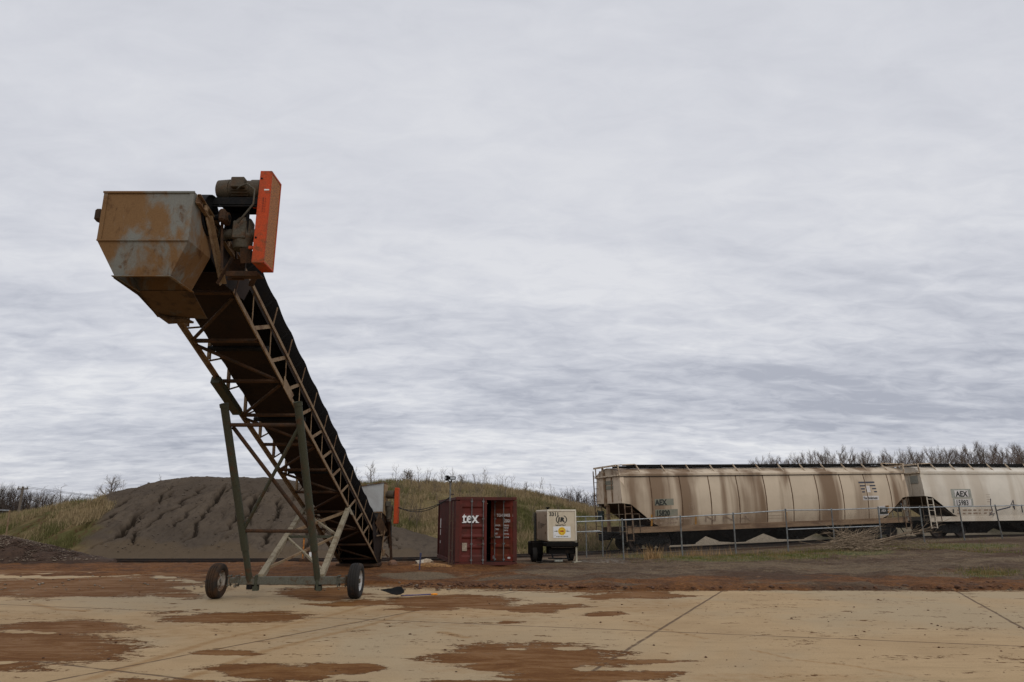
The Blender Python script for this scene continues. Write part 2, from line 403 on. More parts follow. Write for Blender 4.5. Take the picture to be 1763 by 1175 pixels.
# ------------------------------------------------------------------ ground, slab, hill, heap
def blob(px, py, cx, cy, rx, ry): return 1-np.sqrt(((px-cx)/rx)**2+((py-cy)/ry)**2)
def graded(lo, hi, step, a, b, g=1.18):
    m = list(np.arange(lo, hi+1e-6, step)); s = step; v = lo; left = []
    while v > a: s *= g; v -= s; left.append(v)
    s = step; v = hi; right = []
    while v < b: s *= g; v += s; right.append(v)
    return np.array(left[::-1]+m+right)

def soil_mat():
    m = NT('yard_soil'); red, grn, grv = m.attr('red'), m.attr('green'), m.attr('gravel')
    n1, n2, n3 = m.noise(.9, 6, .65, .4), m.noise(5, 5, .7), m.noise(38, 4, .7)
    rd = m.mix(m.rng(n1, .35, .65), (.150, .062, .019), (.082, .034, .012)); rd = m.mix(m.rng(n2, .55, .72), rd, (.19, .092, .036))
    gy = m.mix(m.rng(n2, .35, .7), (.080, .050, .029), (.125, .086, .052)); gy = m.mix(m.rng(n1, .47, .62), gy, (.060, .036, .020)); gy = m.mix(m.rng(m.noise(2.2, 6, .7, .6, (.45, 1.3, 1), (2, 8, 0)), .52, .66, 0, .8), gy, (.15, .108, .066))
    nb = m.noise(.2, 5, .62, .6, (.6, 1.5, 1), (3, 5, 0)); gy = m.mix(m.rng(nb, .48, .62, 0, .75), gy, (.150, .108, .064)); gy = m.mix(m.rng(nb, .46, .36, 0, .85), gy, (.062, .032, .017))
    f = m.math('ADD', red, m.math('MULTIPLY', m.math('SUBTRACT', m.noise(.3, 5, .65, .5, (.5, 1.4, 1), (8, 1, 0)), .46), 1.6)); f = m.math('ADD', f, m.math('MULTIPLY', m.math('SUBTRACT', n1, .5), .9)); f = m.math('ADD', f, m.math('MULTIPLY', m.math('SUBTRACT', n2, .5), .5))
    col = m.mix(m.rng(f, .38, .62), gy, rd)
    gv = m.mix(m.rng(n3, .4, .6), (.11, .10, .085), (.24, .22, .19))
    g = m.math('ADD', grv, m.math('MULTIPLY', m.math('SUBTRACT', n2, .5), .8))
    col = m.mix(m.rng(g, .4, .7), col, gv)
    gr = m.mix(m.rng(n2, .35, .65), (.055, .062, .020), (.15, .12, .055))
    g2 = m.math('ADD', grn, m.math('MULTIPLY', m.math('SUBTRACT', n2, .5), .9))
    col = m.mix(m.rng(g2, .38, .66), col, gr)
    peb = m.rng(n3, .64, .72, 0, .6); col = m.mix(peb, col, (.25, .205, .155))
    col = m.mix(1.0, col, m.grey(m.rng(m.noise(14, 4, .7), .3, .7, .6, 1.3)), 'MULTIPLY')
    h = m.math('ADD', m.math('MULTIPLY', n3, .35), n2)
    return m.done(col, .92, h, .6, .05, spec=.15)
def concrete_mat():
    m = NT('concrete'); mud, stain = m.attr('mud'), m.attr('stain')
    n1, n2, n3, n4 = m.noise(.5, 5, .6, .3), m.noise(3.5, 6, .68, .3, (1, 1.6, 1)), m.noise(45, 3, .7), m.noise(11, 5, .72)
    col = m.mix(m.rng(n1, .3, .7), (.345, .236, .126), (.41, .288, .158))
    col = m.mix(m.rng(m.noise(2.0, 6, .7, .6, (.55, 2.2, 1), (4, 1, 0)), .5, .74, 0, .6), col, (.245, .172, .086))
    col = m.mix(m.rng(m.noise(.16, 4, .6, .5), .42, .60, 0, .7), col, (.335, .265, .168))
    col = m.mix(m.rng(n4, .56, .74, 0, .55), col, (.20, .14, .072))
    st = m.math('ADD', stain, m.math('MULTIPLY', m.math('SUBTRACT', n2, .5), 1.1))
    col = m.mix(m.rng(st, .3, .9, 0, .7), col, (.255, .142, .054))
    sep = m.N('ShaderNodeSeparateXYZ'); m.L(m.co, sep.inputs[0])
    jw = m.noise(1.7, 3, .6)
    jt = None
    for (x0, y0), (x1, y1) in JOINTS:                         # sawn joints: distance to a line on the slab
        dx, dy = x1-x0, y1-y0; l = math.hypot(dx, dy); a, b = -dy/l, dx/l; c = -(a*x0+b*y0)
        d = m.math('ADD', m.math('ADD', m.math('MULTIPLY', sep.outputs[0], a), m.math('MULTIPLY', sep.outputs[1], b)), c)
        d = m.math('ADD', d, m.math('MULTIPLY', m.math('SUBTRACT', jw, .5), .05))
        d = m.math('ABSOLUTE', d)
        k = m.rng(d, .012, .042, 1, 0); jt = k if jt is None else m.math('MAXIMUM', jt, k)
    col = m.mix(m.math('MULTIPLY', jt, m.rng(n2, .30, .5, .25, .85)), col, (.085, .052, .032))
    n5 = m.noise(1.5, 7, .72, .8, (.6, 1.9, 1), (9, 2, 0)); f = m.math('ADD', mud, m.math('MULTIPLY', m.math('SUBTRACT', n5, .5), 2.6)); f = m.math('ADD', f, m.math('MULTIPLY', m.math('SUBTRACT', n2, .5), 1.2)); f = m.math('ADD', f, m.math('MULTIPLY', m.math('SUBTRACT', n4, .5), 1.5))
    mk = m.rng(f, .20, .34)
    edge = m.math('MULTIPLY', m.rng(f, .14, .26), m.rng(f, .50, .30))
    mc = m.mix(m.rng(n5, .35, .65), (.185, .084, .021), (.115, .046, .013)); mc = m.mix(m.rng(n4, .5, .75, 0, .7), mc, (.21, .11, .038))
    mc = m.mix(m.math('MULTIPLY', edge, .7), mc, (.055, .024, .010))
    col = m.mix(mk, col, mc)
    col = m.mix(1.0, col, m.grey(m.rng(n3, .25, .75, .88, 1.12)), 'MULTIPLY')
    rough = m.mix(mk, (.82, .82, .82), m.grey(m.rng(n5, .38, .62, .62, .92)))
    h = m.math('ADD', m.math('MULTIPLY', n3, .12), m.math('MULTIPLY', mk, m.math('ADD', n4, .7)))
    h = m.math('SUBTRACT', h, m.math('MULTIPLY', jt, .8))
    return m.done(col, rough, h, .5, .015, spec=.10)
JOINTS = [[at_z(*p, 0).xy for p in q] for q in (((77, 1175), (638, 1067)), ((82, 1141), (276, 1164)), ((1241, 1019), (1045, 1140)), ((1650, 1020), (1763, 1083)), ((638, 1067), (1763, 1113)))]
def mound_mat():
    m = NT('heaped_soil'); gsh = m.attr('gully_shade')
    n1, n2, n3 = m.noise(.35, 5, .6, .4), m.noise(2.2, 6, .7, .5, (1.4, .7, .7)), m.noise(16, 4, .7)
    col = m.mix(m.rng(n1, .35, .65), (.092, .070, .050), (.072, .055, .040)); col = m.mix(m.rng(n2, .46, .70), col, (.054, .041, .030))
    col = m.mix(m.rng(n3, .6, .75, 0, .6), col, (.135, .108, .08)); col = m.mix(m.rng(gsh, .15, .7, 0, .85), col, (.022, .016, .011))  # gully cracks darkened in the colour, as shade inside them
    col = m.mix(m.rng(m.math('ADD', m.attr('toe'), m.math('MULTIPLY', n2, .5)), .55, .95, 0, .6), col, (.100, .070, .041))
    gr = m.mix(m.rng(n1, .42, .6), (.145, .105, .050), (.075, .068, .024)); gr = m.mix(m.rng(n2, .47, .62, 0, .85), gr, (.075, .040, .020))
    col = m.mix(m.attr('turf'), col, gr)
    return m.done(col, .95, m.math('ADD', n2, m.math('MULTIPLY', n3, .3)), .8, .08, spec=.1)
def hill_mat():
    m = NT('hill_turf'); n1, n2, n3 = m.noise(.16, 5, .6, .5), m.noise(1.1, 6, .7, .3), m.noise(9, 5, .75)
    col = m.mix(m.rng(n1, .40, .60), (.20, .145, .068), (.085, .082, .026)); col = m.mix(m.rng(n2, .45, .70), col, (.155, .12, .062))
    col = m.mix(m.rng(m.math('ADD', m.attr('red'), m.math('MULTIPLY', m.math('SUBTRACT', n2, .5), .8)), .35, .6), col, (.088, .048, .028))
    col = m.mix(m.attr('verge'), col, (.085, .075, .042)); col = m.mix(m.attr('sand'), col, m.mix(n2, (.46, .38, .27), (.34, .27, .185)))
    col = m.mix(1.0, col, m.grey(m.rng(n3, .3, .7, .55, 1.3)), 'MULTIPLY')
    return m.done(col, .95, m.math('ADD', n2, m.math('MULTIPLY', n3, .5)), 1.0, .15, spec=.1)

gx = graded(-32, 40, .16, -900, 900); gy = graded(17.2, 40, .13, -60, 2500)
X, Y = np.meshgrid(gx, gy); Z = ground_z(X, Y)+ground_bump(X, Y)
# the slab lies in the soil: soil stays under it and laps over its far edge
def slab_edge(x):
    return np.interp(x, [-40, -20, -12, -9, -5.5, -2, 0, 2, 30], [25.5, 24.2, 23.0, 21.5, 20.6, 19.9, 19.2, 18.75, 18.6])
ED = slab_edge(X)+(fbm(X*.6, X*0, 13, 4)-.5)*1.3*sstep(3, -4, X)+(fbm(X*3, X*0, 15, 3)-.5)*.12
Z = np.where(Y < ED, np.minimum(Z, 0)-.05, Z) + np.where((Y >= ED), .035*sstep(0, .35, Y-ED), 0)
lip = np.exp(-((Y-ED-.75)/.55)**2)*sstep(-1, 3, X)*.10*fbm(X*.9, Y*.9, 55, 3)*2
Z = Z+lip
RPX, RPY = project(X, Y, Z)
red = np.clip(sstep(4.5, -4, X)*.85*sstep(39, 33, Y), 0, 1)
red = np.maximum(red, 1.0*sstep(8.5, .0, Y-ED)*sstep(-.4, .1, Y-ED)*(.15+1.0*fbm(X*.35, Y*.5, 61, 4)))
red = np.maximum(red, .75*np.clip(blob(RPX, RPY, 730, 985, 120, 26)*2, 0, 1)); red = red - np.clip(blob(RPX, RPY, 715, 992, 80, 9)*1.6, 0, .5)
red = red+.6*np.clip(blob(RPX, RPY, 1640, 1003, 140, 12), 0, 1)
grn = np.zeros_like(X)
for b in ((1240, 962, 150, 8), (1370, 958, 90, 7), (1700, 988, 55, 9), (1650, 940, 170, 6), (1120, 958, 90, 5), (1480, 950, 90, 10)): grn = np.maximum(grn, np.clip(blob(RPX, RPY, *b)*1.5, 0, 1))
grv = np.clip(blob(RPX+(fbm(X*.7, Y*.7, 71, 3)-.5)*90, RPY, 1040, 966, 90, 9)*.8, 0, .5)
grv = np.maximum(grv, .55*sstep(-.2, -1.2, Y-trk_y(X))*sstep(-2.6, -1.6, Y-trk_y(X))*sstep(2, 7, X))
grv = np.maximum(grv, .34*sstep(2, 8, X)*sstep(20, 22, Y)*sstep(33, 30, Y))
far = sstep(44, 60, Y); grn = np.maximum(grn, far*.9); red = red*(1-far)
tag(grid_mesh('ground', X, Y, Z, soil_mat(), dict(red=red, green=grn, gravel=grv)), None, None, kind='structure')

sx = np.concatenate([np.arange(-60, -19, 1.0), np.arange(-19, 20, .075), np.arange(20, 61, 1.0)]); sy = np.concatenate([np.arange(-12, 8, .8), np.arange(8, 27, .06)])
X, Y = np.meshgrid(sx, sy); Z = np.zeros_like(X)
PX, PY = project(X, Y, Z); PX = PX+(fbm(X*.8, Y*.8, 31, 4)-.5)*110*(9/np.maximum(Y, 6)); PY = PY+(fbm(X*.7, Y*.9, 37, 4)-.5)*16
mud = np.full_like(X, -1.0)
for c in ((150, 1010, 250, 24), (100, 1010, 200, 18), (40, 988, 200, 6), (40, 1112, 230, 38), (0, 1120, 150, 40), (120, 1080, 150, 17), (400, 1062, 150, 11), (310, 1028, 60, 6), (560, 1022, 95, 12), (600, 1037, 95, 6),
          (770, 1036, 125, 14), (860, 1043, 120, 6), (480, 1156, 150, 14), (590, 1150, 80, 10), (380, 1126, 85, 6), (300, 1178, 190, 10), (900, 1134, 200, 36), (850, 1140, 120, 26), (1010, 1163, 210, 13),
          (830, 1178, 140, 10), (1040, 1056, 45, 5), (940, 1047, 80, 5), (885, 1069, 24, 4), (1115, 1025, 100, 8), (1100, 1136, 95, 5), (20, 1140, 80, 10), (640, 1185, 120, 9), (1035, 1028, 60, 4), (720, 1049, 70, 5)):
    mud = np.maximum(mud, np.clip(blob(PX, PY, *c)*1.7, -1, 1.0))
EDs = slab_edge(X); mud = np.maximum(mud, np.where(X < 4, .9*sstep(1.5, -.3, EDs-Y)-.15, .55*sstep(.5, -.1, EDs-Y)-.1))
for c in ((330, 1016, 40, 4), (285, 996, 45, 4), (310, 1003, 30, 2.5), (785, 1158, 55, 6), (880, 1117, 26, 3), (985, 1119, 40, 4), (100, 990, 170, 5), (40, 1086, 35, 3), (75, 1089, 25, 2.5), (20, 1140, 45, 5), (1010, 1150, 50, 4)): mud = mud-np.clip(blob(PX, PY, *c)*2.4, 0, 1.6)
stain = np.zeros_like(X)
for c in ((430, 1080, 460, 45), (760, 1060, 300, 40), (900, 1140, 330, 45), (60, 1090, 330, 60), (1080, 1040, 260, 22), (1330, 1170, 300, 14)): stain = np.maximum(stain, np.clip(blob(PX, PY, *c), 0, .55))
for pts in (((1077, 1069), (1140, 1083), (1215, 1100)), ((1290, 1118), (1370, 1136), (1470, 1147), (1570, 1164)), ((60, 1040), (100, 1050), (150, 1052)), ((760, 1088), (800, 1098)), ((700, 1025), (560, 1062), (380, 1100), (150, 1170)), ((780, 1030), (640, 1075), (460, 1120), (300, 1175))):
    for a_, b_ in zip(pts[:-1], pts[1:]):                     # faint tyre and drag marks
        a, b = at_z(*a_, 0), at_z(*b_, 0); d = b-a; t = np.clip(((X-a.x)*d.x+(Y-a.y)*d.y)/d.length_squared, 0, 1); dist = np.hypot(X-a.x-t*d.x, Y-a.y-t*d.y)
        stain = np.maximum(stain, np.exp(-(dist/(.07 if a_[0] > 1000 else .14))**2)*.8)
slab = grid_mesh('concrete_slab', X, Y, Z, concrete_mat(), dict(mud=mud, stain=stain)); tag(slab, None, None, kind='structure')
# trim the slab to its ragged far edge
import bmesh
bm = bmesh.new(); bm.from_mesh(slab.data)
dead = [f for f in bm.faces if (lambda c: c.y > float(slab_edge(c.x))+1.6*(c.x < 2)+.25)(f.calc_center_median())]
bmesh.ops.delete(bm, geom=dead, context='FACES'); bm.to_mesh(slab.data); bm.free()

hx = graded(-48, 30, .35, -160, 170, 1.12); hy = np.concatenate([np.arange(38.5, 64, .3), np.arange(64, 130, 2.0)])
X, Y = np.meshgrid(hx, hy); Z = hill_z(X, Y)
hp = project(X, Y, Z); hred = np.maximum.reduce([np.clip(blob(hp[0], hp[1], *b)*1.4, 0, 1) for b in ((110, 920, 130, 22), (1010, 935, 60, 30), (60, 945, 120, 14))])
tag(grid_mesh('grassy_hill', X, Y, Z, hill_mat(), dict(red=hred, verge=sstep(5, 8, X)*sstep(5.5, 3.5, Y-trk_y(X)), sand=np.maximum(sstep(8.5, 10.5, X)*sstep(22, 20, X), sstep(27, 29, X))*sstep(2.4, 3.6, Y-trk_y(X))*sstep(54, 50, Y+(fbm(X*.3, Y*.3, 97, 3)-.5)*5))), None, None, kind='structure')  # sand stops behind the trucks; darker turf there stands in for shade
mx = np.arange(-36, -2.5, .06); my = np.concatenate([np.arange(38.6, 49.5, .06), np.arange(49.5, 58, .5)])
X, Y = np.meshgrid(mx, my); Z, gshade = mound_z(X, Y); MZ = Z
tag(grid_mesh('dirt_mound', X, Y, Z, mound_mat(), dict(gully_shade=gshade, toe=sstep(41.8, 39.2, Y+(fbm(X*.5, Y*.5, 63, 4)-.5)*2.4), turf=sstep(-.4, 1.0, -.5625*Y-.5-X+(fbm(X*.5, Y*.5, 67, 4)-.5)*4))), None, None, kind='structure')
def land_z(x, y):
    z = float(ground_z(x, y)+ground_bump(x, y)); z = max(z, float(hill_z(x, y))) if y > 39.5 else z
    if -36 < x < -2.6 and 39 < y < 58: z = max(z, float(mound_z(np.array([x]), np.array([y]), False)[0][0]))
    return z

# ------------------------------------------------------------------ the track
def offset_track(x, off, dz=0):
    i = np.interp(x, TC[:, 0], np.arange(len(TC))); j = min(int(i), len(TC)-2); d = TC[j+1]-TC[j]; d = d/np.hypot(d[0], d[1])
    return Vector((x-d[1]*off, float(trk_y(x))+d[0]*off, float(trk_z(x))+dz)), math.atan2(d[1], d[0])
track = thing('railway_track', 'low rusty railway track curving past the mound and under the hopper cars', 'railway track', (0, 40, -.3))
for off in (-.75, .75):
    mb = MB(); prof = [(-.036, 0), (-.036, -.035), (-.01, -.05), (-.01, -.125), (-.07, -.145), (-.07, -.16), (.07, -.16), (.07, -.145), (.01, -.125), (.01, -.05), (.036, -.035), (.036, 0)]
    xs = np.linspace(-45, 60, 150); vs = []
    for x in xs:
        p, a = offset_track(x, off); n = Vector((-math.sin(a), math.cos(a), 0))
        vs += [p+n*u+Vector((0, 0, v)) for u, v in prof]
    k = len(prof); fs = [(i*k+j, i*k+(j+1) % k, (i+1)*k+(j+1) % k, (i+1)*k+j) for i in range(len(xs)-1) for j in range(k)]
    mb.add(vs, fs); mb.build('rail', M['rail'], track)
mb = MB(); mb.box((0, 40, -.55), (.23, 2.55, .17), bev=.01); tie0 = mb.build('sleeper', M['tie'], track); first = True
for x in np.arange(-26, 32, .6):
    if -26 < x < 32:
        p, a = offset_track(x, 0); t = tie0 if first else tie0.copy()
        if not first: COL.objects.link(t); t.parent = track
        first = False
        t.location = p-Vector(track.location); t.rotation_euler = (0, 0, a+rg.uniform(-.02, .02))

# ------------------------------------------------------------------ the big stacking conveyor
U = Vector((-.008, -.9336, .3584)); U.normalize(); W = Vector((1, 0, 0)); NN = W.cross(U); NN.normalize(); NN = NN if NN.z > 0 else -NN
T0 = Vector((-5.92, 27.8, .16))
def T(s, w, n): return T0+U*s+W*w+NN*n
HW, DP, SL = .70, .70, 16.5          # half width, truss depth, length
cv = thing('stacker_conveyor', 'tall rusty stacking conveyor rising toward the camera on two rubber tyred wheels', 'conveyor', (-5.9, 16.9, 0))
for w in (-1, 1):
    mb = MB(); mb.angle(T(0, w*HW, 0), T(SL, w*HW, 0), .085, .012, NN, w); mb.build('lower_chord', M['truss'], cv)
    mb = MB(); mb.angle(T(-.3, w*HW, DP), T(SL+.6, w*HW, DP), .075, .012, NN, w); mb.build('upper_chord', M['truss'], cv)
    for k in range(14):
        s = .55+k*1.22
        if s > 16: break
        mb = MB(); mb.bar(T(s, w*(HW-.012), .03), T(max(s-.8, -.2), w*(HW-.012), DP-.03), .085 if w > 0 else .04, .012, W); mb.build('diagonal_brace', M['truss'], cv)
        mb = MB(); mb.bar(T(s+.06, w*(HW-.03), .03), T(s+.36, w*(HW-.03), DP-.03), .035 if w > 0 else .085, .012 if w > 0 else .06, W); mb.build('upright_brace', M['truss'], cv)
        mb = MB(); mb.bar(T(s-.80, w*(HW+.02), DP), T(s-.62, w*(HW+.10), DP+.36), .05, .012, W); mb.build('idler_bracket', M['truss'], cv)
for k in range(11):
    s = .4+k*1.6
    mb = MB(); mb.bar(T(s, -HW+.03, -.015), T(s, HW-.03, -.015), .075, .06, NN); mb.build('cross_member', M['trussdark'], cv)
    if k < 10:
        a, b = (-1, 1) if k % 2 else (1, -1)
        mb = MB(); mb.bar(T(s+.1, a*(HW-.04), -.06), T(s+1.5, b*(HW-.04), -.06), .06, .05, NN); mb.build('cross_diagonal', M['trussdark'], cv)
# carrying belt: a deep trough on idlers, its edges sagging a little between them
def belt(name, s0, s1, prof, sag, mat, th=.012, wrap=None):
    mb = MB(); ns = int((s1-s0)/.2); vs = []; k = len(prof)
    for i in range(ns+1):
        s = s0+(s1-s0)*i/ns; g = abs(math.sin(math.pi*s/1.22))*sag
        for w, n in prof: vs.append(T(s, w, n-g*(.4+.6*abs(w)/.75)))
        for w, n in prof[::-1]: vs.append(T(s, w*.985, n+th-g*(.4+.6*abs(w)/.75)))
    k2 = 2*k; fs = [(i*k2+j, i*k2+(j+1) % k2, (i+1)*k2+(j+1) % k2, (i+1)*k2+j) for i in range(ns) for j in range(k2)]
    fs += [tuple(range(k2))[::-1], tuple(range(ns*k2, ns*k2+k2))]
    mb.add(vs, fs); return mb.build(name, mat, cv, True)
belt('carrying_belt', -.3, 17.1, [(-.80, 1.17), (-.62, .92), (-.45, .80), (.45, .80), (.62, .92), (.80, 1.17)], .07, M['belt'])
belt('return_belt', -.2, 16.7, [(-.56, .26), (0, .25), (.56, .26)], .04, M['pan'])
for k in range(14):
    s = .15+k*1.22; mb = MB()
    mb.tube(T(s, -.45, .74), T(s, .45, .74), .055, n=10)
    for w in (-1, 1): mb.tube(T(s, w*.46, .75), T(s, w*.74, 1.05), .05, n=10)
    mb.build('idler', M['black'], cv)
for k in range(5):
    s = 1.4+k*3.2
    mb = MB(); mb.tube(T(s, -.66, .20), T(s, .66, .20), .06, n=12); mb.build('return_roller', M['black'], cv)
for w in (-1, 1): MB().plate([T(-.2, w*.60, .70), T(16.6, w*.60, .70), T(16.6, w*.60, .90), T(-.2, w*.60, .90)], .01).build('skirt_plate', M['pan'], cv)
# head pulley with the belt turning over it, and its bearings
hpc = Vector((-5.92, 11.10, 6.95))
mb = MB(); mb.lathe(hpc-W*.62, W, [(0, .10), (0, .36), (.02, .375), (1.22, .375), (1.24, .36), (1.24, .10)], 28)
mb.tube(hpc-W*1.38, hpc+W*.95, .05, n=12); mb.build('head_pulley', M['black'], cv, True)
mb = MB(); vs = []; n = 16
for i in range(n+1):
    a = R(-95)+R(200)*i/n; d = NN*math.cos(a-R(90)+R(90))*0
    dirv = U*math.cos(R(-100+200*i/n))+NN*math.sin(R(-100+200*i/n))
    for w in (-.66, .66): vs.append(hpc+dirv*.395+W*w)
    for w in (.66, -.66): vs.append(hpc+dirv*.38+W*w)
fs = [(i*4+j, i*4+(j+1) % 4, i*4+4+(j+1) % 4, i*4+4+j) for i in range(n) for j in range(4)]
mb.add(vs, fs); mb.build('belt_wrap', M['belt'], cv, True)
for w in (-1, 1):
    mb = MB(); c = hpc+W*(.86 if w > 0 else -1.30); mb.box(c, (.12, .30, .22), bev=.03); mb.lathe(c-W*.08, W, [(0, 0), (0, .085), (.16, .085), (.16, 0)], 16)
    mb.build('bearing', M['trussdark'], cv)
# hood over the discharge: a steel box narrowing to a hopper mouth
X0, X1, Y0, Y1, ZT, ZM, ZB = -6.80, -5.30, 10.42, 11.23, 7.10, 6.23, 5.65
bx0, bx1, by0, by1 = -6.50, -5.60, 10.55, 11.32
top = [(X0, Y0, ZT), (X1, Y0, ZT), (X1, Y1+.1, ZT), (X0, Y1+.1, ZT)]; mid = [(X0, Y0, ZM), (X1, Y0, ZM), (X1, Y1, ZM), (X0, Y1, ZM)]
bot = [(bx0, by0, ZB), (bx1, by0, ZB), (bx1, by1, ZB), (bx0, by1, ZB)]
def shell(pts, faces, th, name, mat, parent):
    o = MB().add(pts, faces).build(name, mat, parent); m = o.modifiers.new('thick', 'SOLIDIFY'); m.thickness = th; m.offset = -1; return o
hood = shell(top+mid+bot, [(4, 5, 1, 0), (5, 6, 2, 1), (7, 4, 0, 3), (8, 9, 5, 4), (9, 10, 6, 5), (11, 8, 4, 7), (10, 11, 7, 6)], .012, 'discharge_hood', M['hood'], cv)
mb = MB()
for x in (X0+.035, X1-.035): mb.box((x, Y0-.008, (ZT+ZM)/2), (.07, .012, ZT-ZM))
mb.box(((X0+X1)/2, Y0-.012, ZT-.012), (1.52, .03, .03)); mb.bar((X0, Y0-.012, ZM), (X1, Y0-.012, ZM), .022, .02)
mb.bar((bx0-.03, by0-.02, ZB), (bx1+.03, by0-.02, ZB), .05, .012); mb.bar((bx1+.01, by0-.03, ZB-.001), (bx1+.01, by1+.03, ZB-.001), .05, .012); mb.bar((bx0-.01, by0-.03, ZB-.001), (bx0-.01, by1+.03, ZB-.001), .05, .012)
mb.build('hood_flange', M['hood'], hood)
mb = MB(); q = [at_d(276, 546, 12.75), at_d(357, 549, 12.75)]; mb.plate([(bx0-.04, by1-.03, ZB+.008), (bx1+.03, by1-.03, ZB+.008), q[1], q[0]-W*.05], .012)
mb.plate([(bx0-.012, by0, ZB+.02), (bx0-.012, by0, ZB-.03), (bx0-.03, by1+.03, ZB-.06), q[0]-W*.04, (bx0-.03, by1+.03, ZB+.05)], .01)
mb.build('chute_plate', M['chute'], cv)
mb = MB(); mb.path([q[0]+Vector((.05, -.12, -.01)), q[0]+Vector((.2, -.04, -.08)), q[0]+Vector((.45, 0, -.06)), q[0]+Vector((.62, .03, -.10))], [.03, .07, .06, .02], 7); mb.build('torn_lip', M['chute'], cv)
# cheek plates and take-up arms joining hood and truss
def on(px, py, x): return at_x(px, py, x)
for w in (1, -1):
    x = -5.92+w*.60; mb = MB(); mb.plate([(x, 11.0, 6.95), (x, 12.2, 7.0), (x, 13.2, 6.4), (x, 12.9, 6.0), (x, 11.9, 6.0), (x, 11.0, 6.4)], .012); mb.build('cheek_plate', M['pan'], cv)  # dark colour stands in for the shade inside the head
mb = MB(); mb.bar((-5.275, 10.46, 7.0), (-5.275, 12.5, 6.55), .012, .16, (0, 0, 1)); mb.bar((-5.24, 10.46, 6.92), (-5.24, 12.5, 6.47), .07, .012, (0, 0, 1)); mb.bar((-5.24, 10.46, 7.075), (-5.24, 12.5, 6.625), .05, .012, (0, 0, 1))
mb.box((-5.24, 10.75, 6.95), (.06, .10, .12), bev=.02); mb.box((-5.24, 11.75, 6.72), (.06, .10, .12), bev=.02); mb.build('take_up_arm', M['truss'], cv)
mb = MB(); mb.angle((-5.20, 10.85, 6.86), (-5.20, 11.68, 5.92), .09, .012, (0, 1, 0)); mb.build('hanger_strap', M['truss'], cv)
mb = MB(); mb.bar((-5.16, 12.45, 6.95), (-5.16, 12.1, 5.85), .05, .012, W); mb.bar((-5.12, 12.7, 6.25), (-4.62, 11.6, 6.05), .09, .05); mb.bar((-5.16, 11.7, 7.32), (-5.16, 12.1, 6.2), .035, .035); mb.build('drive_bracket', M['trussdark'], cv)
mb = MB(); mb.box((-4.78, 11.55, 6.04), (.55, .36, .03), bev=.01); mb.box((-4.78, 11.38, 6.0), (.55, .03, .08)); mb.box((-5.0, 11.7, 6.2), (.3, .04, .4)); mb.build('drive_support', M['trussdark'], cv)
# motor, gearbox, belt guard
mc = Vector((-4.9, 11.3, 7.56)); mb = MB()
mb.lathe(mc-W*.42, W, [(0, 0), (0, .14), (.03, .19), (.22, .205), (.24, .205), (.245, .185), (.62, .185), (.63, .20), (.80, .20), (.80, 0)], 28)
for k in range(10): 
    a = R(200+k*14); d = Vector((0, math.cos(a), math.sin(a))); mb.bar(mc+W*-.12+d*.20, mc+W*.18+d*.20, .012, .03, d)
mot = mb.build('motor', M['motor'], cv, True)
MB().box(mc+Vector((.02, -.20, .05)), (.24, .14, .20), bev=.015).build('terminal_box', M['motor'], mot)
mb = MB(); mb.box(mc+Vector((0, 0, -.235)), (.78, .42, .02)); mb.box(mc+Vector((0, -.2, -.30)), (.80, .03, .13)); mb.box(mc+Vector((.02, .2, -.30)), (.80, .03, .13)); mb.box(mc+Vector((0, -.21, -.40)), (.84, .04, .02))
for x in (-.25, .2): mb.bar(mc+Vector((x, -.1, -.4)), mc+Vector((x, -.05, -.9)), .04, .04)
mb.box(mc+Vector((-.1, .15, -.65)), (.4, .05, .5)); mb.build('motor_mount', M['black'], cv)
mb = MB(); mb.path([mc+Vector((.03, -.24, -.08)), mc+Vector((.10, -.30, -.06)), mc+Vector((.22, -.32, -.02)), mc+Vector((.36, -.30, -.12)), mc+Vector((.36, -.30, -.4)), mc+Vector((.2, -.28, -.62)), mc+Vector((.08, -.2, -.72))], .017, 8); mb.build('conduit', M['gear'], cv, True)
gc = Vector((-4.80, 11.35, 6.74)); mb = MB()
mb.lathe(gc-Vector((0, 0, .30)), (0, 0, 1), [(0, 0), (0, .15), (.03, .17), (.18, .17), (.20, .185), (.26, .185), (.28, .17), (.50, .17), (.58, .12), (.60, 0)], 22)
mb.box(gc+Vector((-.02, -.14, .02)), (.24, .1, .34), bev=.02); mb.tube(gc-W*.36, gc+W*.26, .09, n=16); mb.lathe(gc-W*.42, W, [(0, 0), (0, .11), (.10, .11), (.10, 0)], 16)
mb.build('gearbox', M['gear'], cv, True)
mb = MB(); mb.bar(gc+Vector((-.34, -.2, .35)), gc+Vector((-.25, -.15, -.75)), .035, .035); mb.bar(gc+Vector((.1, -.1, -.3)), gc+Vector((.1, .0, -.55)), .18, .06); mb.bar(gc+Vector((-.2, .1, -.4)), gc+Vector((-.42, .1, -.9)), .08, .02); mb.build('torque_arm', M['trussdark'], cv)
gx0, gx1, gy0, gy1, gz0, gz1 = -4.49, -4.29, 11.06, 11.56, 6.09, 7.83
mb = MB(); t = .012
mb.box(((gx0+gx1)/2, gy0, (gz0+gz1)/2), (gx1-gx0, t, gz1-gz0)); mb.box(((gx0+gx1)/2, gy1, (gz0+gz1)/2), (gx1-gx0, t, gz1-gz0))
mb.box(((gx0+gx1)/2, (gy0+gy1)/2, gz1-.006), (gx1-gx0-.002, gy1-gy0-t-.004, t)); mb.box(((gx0+gx1)/2, (gy0+gy1)/2, gz0+.006), (gx1-gx0-.002, gy1-gy0-t-.004, t))
mb.box((gx0-.004, (gy0+gy1)/2, (gz0+gz1)/2), (t, gy1-gy0-.03, gz1-gz0-.03))
for z in (gz0+.02, gz1-.02): mb.box((gx1+.002, (gy0+gy1)/2, z), (.012, gy1-gy0+.002, .03))
